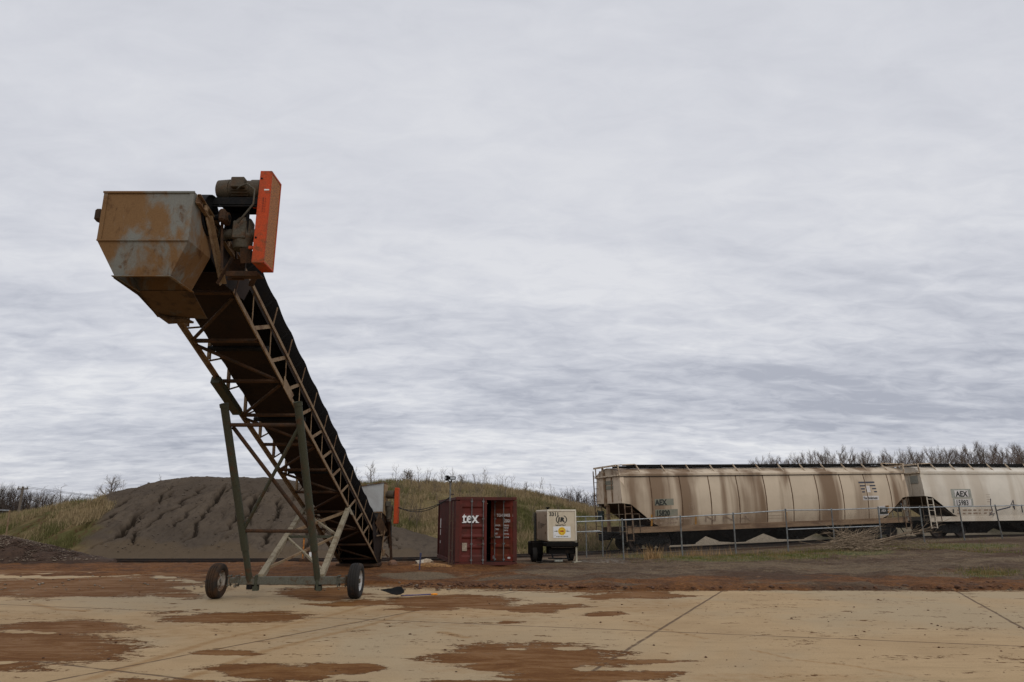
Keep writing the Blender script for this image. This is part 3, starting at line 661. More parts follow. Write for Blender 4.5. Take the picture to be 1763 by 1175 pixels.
for y in (gy0+.012, gy1-.012): mb.box((gx1+.002, y, (gz0+gz1)/2), (.012, .024, gz1-gz0-.075))
mb.box((-4.55, 11.2, 6.42), (.14, .05, .05)); mb.box((-4.55, 11.2, 7.2), (.14, .05, .05))
grd = mb.build('belt_guard', M['orange'], cv)
mm = NT('expanded_metal'); vo = mm.N('ShaderNodeTexVoronoi'); vo.inputs['Scale'].default_value = 42; mm.L(mm.co, vo.inputs[0])
mm.done(mm.mix(mm.rng(vo.outputs[0], .25, .45), (.06, .035, .018), (.34, .13, .035)), .7, vo.outputs[0], .6, .01)
MB().box((gx1-.004, (gy0+gy1)/2, (gz0+gz1)/2), (.006, gy1-gy0-.05, gz1-gz0-.05)).build('mesh_panel', mm.mat, grd)
mb = MB(); mb.box((gx1-.06, gy0-.008, 7.46), (.09, .004, .025)); mb.build('sticker', M['white'], grd)
mb = MB()
for k, (z, w) in enumerate(((7.30, .012), (7.25, .012), (7.20, .012), (7.15, .012), (7.10, .012), (7.05, .012))):
    mb.box((gx0+.10, gy0-.008, z), (.02, .004, .035)); mb.box((gx0+.135, gy0-.008, z-.01), (.014, .004, .03))
mb.build('warning_lettering', weather('faded_lettering', (.22, .03, .01), (.35, .05, .01), 9), grd)
for z in (6.55, 7.68): MB().lathe((gx0+.035, gy0-.006, z), (0, -1, 0), [(0, .018), (.012, .018), (.012, 0)], 8).build('bolt', M['black'], grd)
# undercarriage
def tubepart(name, p, q, r, mat, r1=None, n=16): return MB().tube(p, q, r, r1, n).build(name, mat, cv, True)
legs = []
for (tx, ty), (b_x, b_y) in (((386, 697), (431, 1007)), ((513, 694), (548, 1008))):
    a, b = at_d(tx, ty, 15.35), at_d(b_x, b_y, 16.0); legs.append((a, b)); m = a.lerp(b, .80)
    mb = MB(); mb.tube(a, m, .088, n=18, caps=False); mb.tube(a+(b-a)*.004, m, .075, n=18); mb.lathe(a, b-a, [(0, .088), (-.02, .10), (.06, .10), (.06, .088)], 18)
    lg = mb.build('leg', M['green'], cv, True)
    MB().tube(m, b, .072, n=18).build('inner_tube', M['green'], lg, True)
    MB().box(b+Vector((0, 0, -.03)), (.13, .16, .14), bev=.01).build('leg_foot', M['black'], lg)
def onleg(i, py):
    a, b = legs[i]; lo, hi = 0, 1
    for _ in range(30):
        m = (lo+hi)/2; p = a.lerp(b, m)
        if float(project(p.x, p.y, p.z)[1]) < py: lo = m
        else: hi = m
    return a.lerp(b, lo)
tubepart('leg_cross_tube', onleg(0, 732), onleg(1, 732), .045, M['trussdark'])
tubepart('leg_cross_tube', onleg(0, 914), onleg(1, 915), .04, M['trussdark'])
tubepart('leg_diagonal', onleg(0, 734)+Vector((.09, .09, 0)), onleg(1, 912)+Vector((-.05, .09, 0)), .045, M['trussdark'])
tubepart('leg_diagonal', onleg(0, 911)+Vector((.05, -.02, 0)), onleg(1, 738)+Vector((-.05, -.02, 0)), .04, M['green'])
for w, (s0, s1) in ((-1, (11.9, 13.4)), (1, (12.4, 13.1))):
    mb = MB(); mb.plate([T(s0, w*(HW+.055), .09), T(s0+.12, w*(HW+.055), -.14), T(s1, w*(HW+.055), -.14), T(s1+.1, w*(HW+.055), .12)], .014)
    if w < 0: mb.bar(T(s0, w*(HW+.02), -.10), T(s1, w*(HW+.02), -.10), .2, .16, NN)
    mb.build('chord_gusset', M['green'] if w < 0 else M['truss'], cv)
YA = 16.9; za = .40
def axp(px): return Vector(((px-CX)/F*(YA*CT+(za-H)*ST), YA, za))
mb = MB(); mb.box((axp(498).x, YA, za), (axp(582).x-axp(414).x, .16, .18), bev=.012); mb.build('axle_beam', M['axle'], cv)
for a, b in ((396, 414), (582, 603)):
    mb = MB(); mb.box((axp((a+b)/2).x, YA, za), (axp(b).x-axp(a).x, .12, .13), bev=.01)
    c = axp(402 if a < 500 else 590)
    for sx in (-.09, .09):
        mb.box(c+Vector((sx, 0, .10)), (.05, .22, .02)); mb.box(c+Vector((sx, 0, -.10)), (.05, .22, .02))
        for sy in (-.09, .09): mb.tube(c+Vector((sx, sy, -.14)), c+Vector((sx, sy, .13)), .012, n=8)
    mb.build('axle_stub', M['axle'], cv)
for px in (440, 548):
    mb = MB(); mb.box(axp(px)+Vector((.04 if px < 500 else 0, 0, 0)), (.06, .22, .26), bev=.01); mb.box(axp(px)+Vector((.04, -.05, -.17)), (.12, .12, .10)); mb.build('leg_clamp', M['green'], cv)
def wheel(px, flip, tm, rm):
    c = axp(px); c.z = .395; n = 40; ax = W*flip
    prof = [(-.09, .235), (-.125, .27), (-.132, .325), (-.12, .365), (-.10, .384), (-.062, .392), (-.060, .380), (-.048, .380), (-.046, .395), (-.010, .397), (-.008, .384), (.008, .384), (.010, .397), (.046, .395), (.048, .380), (.060, .380), (.062, .392), (.10, .384), (.12, .365), (.132, .325), (.125, .27), (.09, .235)]
    wh = thing('wheel', None, None); wh.name = 'wheel'; COL.objects.unlink(wh); bpy.data.objects.remove(wh)
    ty = MB().lathe(c, ax, prof, n, closed=True).build('wheel', tm, cv, True)
    rp = [(-.09, .236), (-.10, .225), (-.06, .21), (.02, .20), (.035, .16), (.05, .12), (.075, .10), (.075, 0)]
    MB().lathe(c, ax, rp+[], n).lathe(c, ax, [(.09, .236), (.10, .225), (.04, .205), (.02, .20)], n).lathe(c, ax, [(.05, .0), (.11, .06), (.11, 0)][1:], 16).build('rim', rm, ty, True)
    mb = MB()
    for k in range(6):
        a = k*math.pi/3; mb.tube(c+ax*.045+Vector((0, math.cos(a)*.13, math.sin(a)*.13)), c+ax*.065+Vector((0, math.cos(a)*.13, math.sin(a)*.13)), .012, n=6)
    mb.tube(c-ax*.15, c+ax*.10, .05, n=14); mb.build('hub', M['axle'], ty, True)
wheel(374, 1, M['tyrerust'], M['rimd']); wheel(613, 1, M['tyre'], M['rim'])
# struts from the axle forward to the tail half of the truss
def on_chord(px, py, w):
    return at_plane(px, py, T(0, w*HW, 0), W) if False else at_x(px, py, T0.x+w*HW-.01)
aL, aR = axp(449)+Vector((0, 0, .09)), axp(553)+Vector((0, 0, .09))
pR = T(5.55, HW, -.02); pL = T(5.55, -HW, -.02)
for a, p in ((aL, pL), (aR, pR)): MB().bar(a, p, .13, .13, (0, 0, 1), ext=.04).build('rear_strut', M['strut'], cv)
def st(i, t): return (aL, aR)[i].lerp((pL, pR)[i], t)
MB().bar(st(0, .50), st(1, .50), .07).build('strut_cross_tube', M['green'], cv)
MB().bar(st(0, .50), st(1, .06), .055).build('strut_diagonal', M['strut'], cv)
MB().bar(st(0, .08), st(1, .52), .055).build('strut_diagonal', M['truss'], cv)
MB().bar(st(0, .56), st(1, .93), .075).build('strut_diagonal', M['truss'], cv)
MB().bar(st(0, .93), st(1, .52), .055).build('strut_diagonal', M['strut'], cv)
mb = MB(); mb.plate([pR+U*.25+W*.06, pR-U*.65+W*.06-NN*.02, pR-U*.15+W*.06-NN*.16], .014); mb.build('strut_gusset', M['strut'], cv)
# tail: feed box, take-up and the dark iron round the boot
mb = MB()
for w in (-1, 1): mb.plate([T(-.5, w*.74, -.12), T(1.0, w*.74, -.02), T(1.9, w*.74, .75), T(1.6, w*.74, 1.25), T(-.4, w*.74, 1.35)], .014)
mb.plate([T(-.5, -.74, -.1), T(-.5, .74, -.1), T(-.4, .74, 1.35), T(-.4, -.74, 1.35)], .014)
mb.build('tail_box', M['pan'], cv)
mb = MB()
for w in (-1, 1): mb.plate([T(.1, w*.78, .95), T(1.6, w*.78, .93), T(1.7, w*.9, 1.30), T(-.2, w*.9, 1.34)], .012)
mb.plate([T(.1, -.78, .95), T(.1, .78, .95), T(-.25, .9, 1.34), T(-.25, -.9, 1.34)], .012); mb.build('feed_hopper', weather('rusty_hopper', (.10, .055, .025), (.07, .04, .02), 3), cv)
mb = MB(); mb.lathe(T(-.1, -.6, .42), W, [(0, 0), (0, .26), (1.2, .26), (1.2, 0)], 20); mb.tube(T(-.1, -.85, .42), T(-.1, .9, .42), .04); mb.build('tail_pulley', M['black'], cv, True)
mb = MB(); mb.bar(T(.3, .82, .9), T(.9, .82, 1.6), .06, .012, W); mb.bar(T(.0, .82, .1), T(.1, .86, 1.2), .07, .03, W); mb.bar(T(1.2, .8, .6), T(.2, .82, 1.0), .05, .012, W); mb.box(T(-.2, .85, .42), (.1, .3, .25), bev=.02); mb.build('tail_brace', M['truss'], cv)
mb = MB(); mb.box((-5.92, 27.75, .06), (1.6, .9, .10), bev=.01); mb.build('tail_skid', M['trussdark'], cv)

# ------------------------------------------------------------------ the smaller conveyor behind it
t2 = thing('transfer_conveyor', 'smaller transfer conveyor with pale sheet steel head box and orange guard behind the stacker', 'conveyor', (-6.6, 31.2, 0))
Yf = 29.3
P_ = lambda px, py, y=Yf: at_y(px, py, y)
f0, f1, f2, f3 = P_(613, 839, 30.2), P_(660, 831.5, 29.3), P_(658, 882, 29.3), P_(636, 882, 29.75)
s1, s2 = P_(666.5, 834.5, 30.1), P_(667, 893, 30.1)
f3b = P_(612, 861, 30.2); b0 = f0+Vector((.25, .85, 0)); bb = f3b+Vector((.25, .85, 0))
paleh = weather('pale_galvanised_sheet', (.42, .43, .41), (.36, .36, .34), 1.5, .4, .6, .6, (.26, .13, .04), .64, .82, .08, bstr=.06)
hb = MB().add([f0, f1, f2, f3, f3b, s1, s2, b0, bb], [(0, 4, 3, 2, 1), (1, 2, 6, 5), (5, 6, 8, 7), (7, 8, 4, 0), (0, 1, 5, 7), (3, 4, 8, 6, 2)]).build('head_box', paleh, t2)
mb = MB(); mb.bar(f0+Vector((0, 0, .02)), f1+Vector((0, 0, .02)), .10, .04); mb.bar(f1+Vector((0, 0, .02)), s1+Vector((0, 0, .02)), .08, .04); mb.bar(f3, f2, .05, .05); mb.build('box_rim', M['hood'], hb)
sv_ = [f1.lerp(s1, .12), f1.lerp(s1, .95), f2.lerp(s2, .95), f2.lerp(s2, .12)]; mb = MB(); mb.plate([v+Vector((.03, -.012, -.02)) for v in sv_], .012); mb.build('side_panel', weather('rusty_side_panel', (.24, .14, .055), (.30, .22, .13), 3), hb)
k0 = [f3, f2, s2, f3+Vector((.2, .7, 0))]; k1 = [v*1 for v in k0]; cen = sum(k0, Vector())/4
k1 = [cen.lerp(v, .5)+Vector((-.1, .1, -.75)) for v in k0]
MB().add(k0+k1, [(0, 4, 5, 1), (1, 5, 6, 2), (2, 6, 7, 3), (3, 7, 4, 0), (4, 7, 6, 5)]).build('discharge_funnel', weather('dark_funnel', (.055, .05, .042), (.09, .05, .025), 3), t2)
gA = P_(681.5, 840, 29.5); mb = MB(); mb.box((P_(681.5, 870, 29.5).x, 29.75, (P_(680, 840, 29.5).z+P_(680, 902, 29.5).z)/2), (.17, .4, P_(680, 840, 29.5).z-P_(680, 902, 29.5).z), bev=.015); mb.build('belt_guard', M['orange'], t2)
mc2 = P_(671, 852, 29.7); mb = MB(); mb.lathe(mc2-W*.12, W, [(0, 0), (0, .15), (.05, .17), (.30, .17), (.30, 0)], 18); mb.build('motor', M['motor'], t2, True)
g2 = P_(671, 872, 29.7); mb = MB(); mb.lathe(g2-Vector((0, 0, .55)), (0, 0, 1), [(0, .06), (.02, .12), (.35, .13), (.4, .16), (.55, .16), (.6, .08), (.62, 0)], 16); mb.box(g2+Vector((-.05, -.1, .1)), (.2, .16, .22), bev=.02); mb.build('gearbox', M['gear'], t2, True)
mb = MB(); mb.path([P_(672, 893, 29.6), P_(674, 905, 29.6), P_(673.5, 924, 29.6)], .018, 6); mb.build('hanging_hose', M['cable'], t2)
u2 = Vector((-.14, .96, -.24)).normalized(); o2 = cen+Vector((-.1, .3, -.35))
mb = MB()
for w in (-.42, .42):
    for n in (0, .5):
        mb.angle(o2+W*w+Vector((0, 0, n)), o2+W*w+Vector((0, 0, n))+u2*5.2, .07, .01)
    for k in range(7): mb.bar(o2+W*w+u2*(k*.72), o2+W*w+u2*(k*.72+.36)+Vector((0, 0, .5)), .05, .012, W); mb.bar(o2+W*w+u2*(k*.72+.36)+Vector((0, 0, .5)), o2+W*w+u2*(k*.72+.72), .05, .012, W)
mb.build('truss', M['trussdark'], t2)
mb = MB(); mb.plate([o2-W*.4+Vector((0, 0, .55)), o2+W*.4+Vector((0, 0, .55)), o2+W*.4+u2*5.2+Vector((0, 0, .55)), o2-W*.4+u2*5.2+Vector((0, 0, .55))], .02); mb.build('belt', M['belt'], t2)
for x in (-.45, .45):
    mb = MB(); p = cen+Vector((x, .1, -.3)); mb.bar(p, Vector((p.x+x*.2, p.y+.3, 0)), .10, .10); mb.bar(p+Vector((0, .0, -.6)), Vector((p.x-x*1.9, p.y+.3, .2)), .05, .05); mb.build('support_leg', M['trussdark'], t2)

# ------------------------------------------------------------------ lettering
def text_geo(body, size, bold=0.0, sx=1.0):
    cu = bpy.data.curves.new('t', 'FONT'); cu.body = body; cu.size = size; cu.offset = bold; cu.align_x = 'LEFT'; cu.resolution_u = 3
    o = bpy.data.objects.new('t', cu); COL.objects.link(o); dg = bpy.context.evaluated_depsgraph_get(); dg.update()
    me = o.evaluated_get(dg).to_mesh(); vs = [(v.co.x*sx, v.co.y) for v in me.vertices]; fs = [tuple(p.vertices) for p in me.polygons]
    o.evaluated_get(dg).to_mesh_clear(); bpy.data.objects.remove(o); bpy.data.curves.remove(cu)
    return vs, fs
def put_text(mb, body, size, org, right, up, bold=0, sx=1, mi=0, fn=None):
    vs, fs = text_geo(body, size, bold, sx); org, right, up = Vector(org), Vector(right), Vector(up)
    P = [org+right*x+up*y for x, y in vs]
    if fn: P = [fn(p) for p in P]
    mb.add(P, fs, mi)
    return (max(x for x, y in vs) if vs else 0)

# ------------------------------------------------------------------ shipping container (local: x right along the doors, y back, z up)
cr = weather('red_container_paint', (.098, .015, .009), (.066, .014, .008), 1.6, .45, .62, .65, (.15, .05, .016), .66, .78, .18, bstr=.08)
crd = weather('dull_red_container_side', (.080, .018, .012), (.060, .017, .011), 1.2, .45, .62, .75, (.09, .036, .016), .68, .8, .15, bstr=.08)
lit_rustdoor = weather('lit_rusty_red_door', (.145, .022, .011), (.115, .032, .013), 1.8, .45, .6, .65, (.25, .095, .028), .60, .74, .2, bstr=.08)  # rusty paint made brighter, as light caught on the right door
cc = at_z(783, 975, .02); yaw = R(12.5)
ct = thing('shipping_container', 'red corrugated shipping container with a dark gap between its doors', 'container', cc, yaw, local=True)
CW, CL, CH = 2.44, 6.06, 2.59
def corr_wall(axis, x, y0, y1, z0, z1, pitch, depth, mat, name, parent):
    mb = MB(); vs = []; n = int((y1-y0)/pitch); prof = []
    for i in range(n):
        b = y0+i*pitch; prof += [(b, 0), (b+pitch*.25, 0), (b+pitch*.5, depth), (b+pitch*.75, depth)]
    prof.append((y1, 0))
    for v, d in prof:
        for z in (z0, z1): vs.append((x+d, v, z) if axis == 'y' else (v, x+d, z))
    fs = [(2*i, 2*i+2, 2*i+3, 2*i+1) for i in range(len(prof)-1)]
    o = mb.add(vs, fs).build(name, mat, parent); m = o.modifiers.new('t', 'SOLIDIFY'); m.thickness = .004; return o
wl = corr_wall('y', .06, .12, CL-.12, .16, CH-.1, .28, .036, crd, 'side_wall', ct)
corr_wall('y', CW-.06, .12, CL-.12, .16, CH-.1, .28, -.036, crd, 'side_wall', ct); corr_wall('x', CL-.08, .12, CW-.12, .16, CH-.1, .28, -.036, crd, 'end_wall', ct)
MB().box((CW/2, CL/2, CH-.04), (CW-.14, CL-.14, .03)).build('roof', crd, ct); MB().box((CW/2, CL/2, .13), (CW-.16, CL-.16, .04)).build('floor', M['black'], ct)
for x in (.075, CW-.075):
    for y in (.075, CL-.075): MB().box((x, y, CH/2), (.15, .15, CH-.3)).build('corner_post', crd, ct)
for x in (.06, CW-.06):
    for z, h in ((.08, .15), (CH-.055, .10)): MB().box((x, CL/2, z), (.10, CL-.36, h)).build('frame_rail', crd, ct)
for y in (.06, CL-.06):
    for z, h in ((.07, .13), (CH-.06, .115)): MB().box((CW/2, y, z), (CW-.36, .10, h)).build('frame_rail', crd, ct)
for x in (.09, CW-.09):
    for y in (.09, CL-.09):
        for z in (.06, CH-.06): MB().box((x, y, z), (.182, .182, .122), bev=.012).build('corner_casting', crd, ct)
# markings on the left side
mb = MB()
for y, z, w, h in ((5.35, 1.55, .28, .42), (5.35, 1.15, .24, .25), (5.35, .72, .2, .12)): mb.box((.052, y, z), (.006, w, h))
mb.build('side_marks', M['whitepaint'], wl)
def door(x0, x1, mat, hinge, ang, bars):
    z0, z1 = .145, CH-.125; y = .045; mb = MB(); rows = 7; rib = .045
    prof = [(z0, 0)]; st_ = (z1-z0)/6.0
    for k in range(5):                                       # five pressed horizontal troughs
        zc_ = z0+st_*(k+1); prof += [(zc_-.20, 0), (zc_-.13, rib), (zc_+.07, rib), (zc_+.14, 0)]
    prof.append((z1, 0)); a, b = x0+.10, x1-.10; vs = []
    for z, d in prof:
        for x in (a, b): vs.append((x, y+d, z))
    mb.add(vs, [(2*i, 2*i+1, 2*i+3, 2*i+2) for i in range(len(prof)-1)])
    for x in (x0+.05, x1-.05): mb.box((x, y+.012, (z0+z1)/2), (.10, .05, z1-z0))
    for z in (z0+.03, z1-.03): mb.box(((x0+x1)/2, y+.010, z), (x1-x0-.2, .05, .06))
    mb.box(((x0+x1)/2, y+.062, (z0+z1)/2), (x1-x0-.01, .012, z1-z0-.01))
    def rot(p):
        p = Vector(p); dx, dy = p.x-hinge, p.y-y; c_, s_ = math.cos(ang), math.sin(ang)
        return Vector((hinge+dx*c_-dy*s_, y+dx*s_+dy*c_, p.z))
    mb.v = [tuple(rot(v)) for v in mb.v]; d = mb.build('door', mat, ct)
    for x in bars:
        m2 = MB(); m2.tube((x, y-.05, z0-.08), (x, y-.05, z1+.06), .017, n=8)
        for z in (z0+.06, .8, 1.75, z1-.05): m2.box((x, y-.03, z), (.09, .05, .06), bev=.008)
        m2.v = [tuple(rot(v)) for v in m2.v]; m2.build('locking_bar', M['galvd'], d)
    m2 = MB()
    for x in bars[-1:] if hinge < 1 else bars[:1]:
        m2.box((x-.12, y-.06, 1.02), (.24, .02, .03)); m2.box((x-.02, y-.055, 1.02), (.07, .03, .1)); m2.box((x-.12, y-.06, .80), (.24, .02, .03))
    m2.v = [tuple(rot(v)) for v in m2.v]; m2.build('latch_handle', M['trussdark'], d)
    m2 = MB()
    for z in (.35, .95, 1.7, 2.3):
        m2.box((x0+.0 if hinge < 1 else x1, y-.012, z), (.05, .03, .14), bev=.006)
    m2.build('hinges', mat, d); return d, rot, y
dl, rl, yy = door(.155, 1.235, cr, .155, 0, (.63, 1.09))
dr, rr, yy = door(1.30, CW-.155, lit_rustdoor, CW-.155, R(-40), (1.50, 1.90))
mb = MB(); put_text(mb, 'tex', .56, (.27, yy-.005, 1.61), (1, 0, 0), (0, 0, 1), .011, .84)
for x, z, w, h in ((.30, 1.612, .10, .03), (.86, 1.612, .14, .026), (.86, 1.87, .10, .026)): mb.box((x, yy-.008, z), (w, .004, h))
mb.build('lettering', M['white'], dl)
MB().box((.37, yy-.006, .70), (.19, .006, .30)).build('notice_plate', weather('pale_notice', (.33, .27, .20), (.26, .2, .15), 9), dl)
mb = MB(); fn = rr
for t_, s_, x, z, b in (('TGHU', .165, 1.56, 1.83, .004), ('894035 8', .165, 1.84, 1.83, .004), ('22G1', .16, 1.90, 1.62, .004), ('MAX.GR.', .085, 1.47, 1.47, .003), ('30480 KG', .075, 1.86, 1.47, .002), ('67200 LB', .075, 1.86, 1.38, .002), ('TARE', .085, 1.50, 1.32, .003), ('2230 KG', .075, 1.86, 1.28, .002), ('NET', .085, 1.48, 1.15, .003), ('28250 KG', .075, 1.86, 1.15, .002), ('CU.CAP.', .085, 1.48, 1.02, .003), ('33.2 CU.M.', .07, 1.86, 1.02, .002)):
    put_text(mb, t_, s_, (x, yy-.006, z), (1, 0, 0), (0, 0, 1), b, .80, fn=rr)
mb.build('lettering', M['whitepaint'], dr)
m2 = MB(); m2.box((1.40, yy-.006, .28), (.05, .006, .12)); m2.box((2.12, yy-.006, .27), (.12, .006, .07)); m2.v = [tuple(rr(v)) for v in m2.v]; m2.build('sticker', M['whitepaint'], dr)

# ------------------------------------------------------------------ floodlight post at the container's corner, cable to the conveyor
fp = at_z(778, 976, 0.0); fl = thing('floodlight_post', 'thin paired steel post with two small floodlights beside the red container', 'floodlight', (fp.x-.12, fp.y-.05, 0))
bx, by = fp.x-.12, fp.y-.05; zt = at_y(778, 829, by).z
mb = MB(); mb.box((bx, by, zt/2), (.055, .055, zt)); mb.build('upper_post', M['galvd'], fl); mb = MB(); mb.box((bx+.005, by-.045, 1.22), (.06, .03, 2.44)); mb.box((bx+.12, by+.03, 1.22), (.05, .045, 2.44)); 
for z in (.6, 1.7, 2.7): mb.box((bx+.06, by+.03, z), (.18, .03, .05))
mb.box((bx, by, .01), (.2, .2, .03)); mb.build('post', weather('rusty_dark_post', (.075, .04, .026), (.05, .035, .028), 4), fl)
for dx, w, ry in ((.06, .30, 10), (-.13, .16, -60)):
    mb = MB(); mb.box((bx+dx, by-.12, zt+.12), (w, .10, .13 if w > .2 else .2), R(ry), bev=.015); mb.bar((bx, by, zt-.05), (bx+dx, by-.08, zt+.06), .03)
    f_ = mb.build('floodlight', M['black'], fl)
    mb = MB(); mb.box((bx+dx+(.0 if w > .2 else -.03), by-.175, zt+.12), (w*.82, .008, .09)); mb.build('lens', weather('lamp_glass', (.45, .48, .50), (.3, .32, .33), 6, rough=.2), f_)
pts = []; a, b = P_(686, 874, 29.5), at_z(757, 869, 2.5) if False else ct.matrix_world @ Vector((0, 0, 0))
a = at_y(686, 875, 29.5); b = Vector((bx, by, at_y(779, 857, by).z))
for off in (0, .04):
    pts.append([a.lerp(b, t)+Vector((0, 0, -(.24+off*3)*4*t*(1-t)+off)) for t in np.linspace(0, 1, 24)])
mb = MB(); [mb.path(p, .016, 6) for p in pts]; tag(mb.build('power_cable', M['cable'], origin=a, smooth=True), 'twin black power cables sagging from the rear conveyor guard to the floodlight post', 'cable')

# ------------------------------------------------------------------ generator on its skid
gp = at_z(943, 970, .0); gy = R(9)
gn = thing('towable_generator', 'beige generator cabinet numbered 3311 on a low black trailer', 'generator', (gp.x, gp.y, 0), gy, local=True)
bg_ = weather('beige_cabinet_paint', (.57, .49, .36), (.50, .42, .30), 2, .4, .65, .5, (.38, .29, .19), .70, .85, .07, bstr=.04)
GW, GL, GH0, GH1 = 1.24, 2.5, .85, 2.14
cab = MB().box((GW/2, GL/2, (GH0+GH1)/2), (GW, GL, GH1-GH0), bev=.03).build('cabinet', bg_, gn)
bgs = weather('tan_side_panel', (.42, .31, .20), (.36, .26, .17), 2, .4, .65, .6, var=.08)
mb = MB(); mb.box((-.004, GL/2, (GH0+GH1)/2-.03), (.014, GL-.12, GH1-GH0-.12)); mb.build('side_panel', bgs, cab)
mb = MB(); mb.box((GW/2, -.012, GH1-.03), (GW, .03, .07), bev=.01); mb.box((.025, -.012, (GH0+GH1)/2), (.05, .03, GH1-GH0-.12)); mb.box((GW-.025, -.012, (GH0+GH1)/2), (.05, .03, GH1-GH0-.12)); mb.build('end_frame', weather('pale_cabinet_trim', (.66, .60, .48), (.6, .53, .42), 3, var=.07), cab)
mb = MB()
for y, z, w, h in ((.35, 1.9, .04, .06), (.35, 1.55, .05, .05), (.35, 1.2, .05, .08), (.8, 1.5, .04, .16), (1.0, 1.5, .04, .16), (1.25, 1.48, .12, .22), (1.7, 1.5, .10, .3), (.6, 1.52, .3, .02)): mb.box((-.014, y, z), (.012, w, h))
mb.build('latches', M['black'], cab)
MB().box((-.016, GL-.12, 1.45), (.012, .2, 1.1)).build('louvre', M['black'], cab)
def ring(mb, c, r0, r1, a0, a1, y, n=20, sz=1):
    vs = []
    for i in range(n+1):
        a = a0+(a1-a0)*i/n
        for r in (r0, r1): vs.append((c[0]+math.cos(a)*r*1.25, y, c[1]+math.sin(a)*r*sz))
    mb.add(vs, [(2*i, 2*i+1, 2*i+3, 2*i+2) for i in range(n)])
mb = MB(); put_text(mb, '3311', .21, (.09, -.008, 1.885), (1, 0, 0), (0, 0, 1), .007, 1.0)
put_text(mb, 'I', .23, (.46, -.008, 1.66), (1, 0, 0), (.15, 0, 1), .016, 1.1); put_text(mb, 'R', .23, (.55, -.008, 1.66), (1, 0, 0), (.15, 0, 1), .016, 1.2)
ring(mb, (.60, 1.74), .155, .185, R(115), R(245), -.008); ring(mb, (.62, 1.74), .155, .185, R(-65), R(65), -.008)
put_text(mb, 'Ingersoll Rand', .075, (.35, -.008, 1.495), (1, 0, 0), (0, 0, 1), .002); mb.build('lettering', M['ink'], cab)
MB().box((.62, -.007, 1.23), (.74, .004, .46)).build('white_sticker', M['white'], cab)
mb = MB(); yel = weather('yellow_emblem', (.75, .50, .03), (.65, .4, .03), 8, var=.08); mb.lathe((.62, -.010, 1.27), (0, -1, 0), [(0, .165), (.003, .165), (.003, 0)], 24); mb.build('emblem', yel, cab)
mb = MB(); ring(mb, (.62, 1.27), .118*.8, .128*.8, 0, 2*math.pi, -.0145, 24, 1.25); mb.box((.62, -.0145, 1.27), (.15, .003, .055)); mb.build('emblem_ring', weather('red_emblem_line', (.4, .05, .02), (.3, .04, .02), 8), cab)
mb = MB()
for s in (-1, 1): mb.plate([(.62+s*.19, -.0105, 1.30), (.62+s*.36, -.0105, 1.265), (.62+s*.19, -.0105, 1.24)], .003)
[mb.box((.40+.065*i, -.0105, 1.055), (.045, .003, .035)) for i in range(8)]; mb.build('emblem_wings', weather('emblem_olive', (.22, .18, .06), (.18, .2, .22), 8), cab)
mb = MB(); mb.lathe((.12, .4, GH1-.02), (0, 0, 1), [(0, .05), (.1, .05), (.1, .09), (.13, .09), (.13, 0)], 14); mb.build('exhaust_cap', M['black'], gn, True)
MB().box((-.05, GL-.05, 1.4), (.10, .10, 1.3)).build('rear_post', M['axle'], gn)
mb = MB(); mb.box((GW/2-.02, GL/2-.1, .74), (GW+.12, GL+.1, .17), bev=.02); mb.box((GW/2, .30, .50), (GW-.1, .5, .28), bev=.02); mb.box((-.28, 1.2, .55), (.50, .9, .55), bev=.03); mb.box((-.25, .9, .82), (.55, .2, .08)); mb.build('skid_frame', M['skid'], gn)
mb = MB(); mb.box((.62, -.05, .68), (.95, .05, .16), bev=.01); mb.build('rear_rail', weather('brown_grimy_rail', (.06, .045, .03), (.035, .028, .02), 4), gn)
for x, y in ((-.12, 1.25), (GW+.02, 1.25), (-.40, .95)):
    mb = MB(); mb.lathe((x, y, .33), W, [(-.10, .18), (-.11, .28), (-.08, .33), (.08, .33), (.11, .28), (.10, .18)], 26, closed=True); mb.lathe((x, y, .33), W, [(-.09, .19), (-.02, .1), (-.02, 0)], 16); mb.build('wheel', M['tyre'], gn, True)
mb = MB(); mb.box((GW-.03, -.03, .42), (.07, .07, .85)); mb.box((GW+.0, -.05, .03), (.35, .25, .06)); mb.build('stand_post', weather('beige_post', (.36, .33, .25), (.28, .24, .17), 4), gn)
mb = MB(); mb.box((.44, -.08, .13), (.34, .02, .12)); mb.build('number_plate', weather('pale_plate', (.35, .36, .31), (.28, .28, .24), 6), gn)
mb = MB(); mb.bar((.0, -.1, .20), (.9, -.1, .18), .05); mb.bar((.2, -.1, .2), (.2, .2, .5), .05); mb.bar((.85, -.1, .2), (.85, .2, .5), .05); mb.build('step_bar', M['black'], gn)

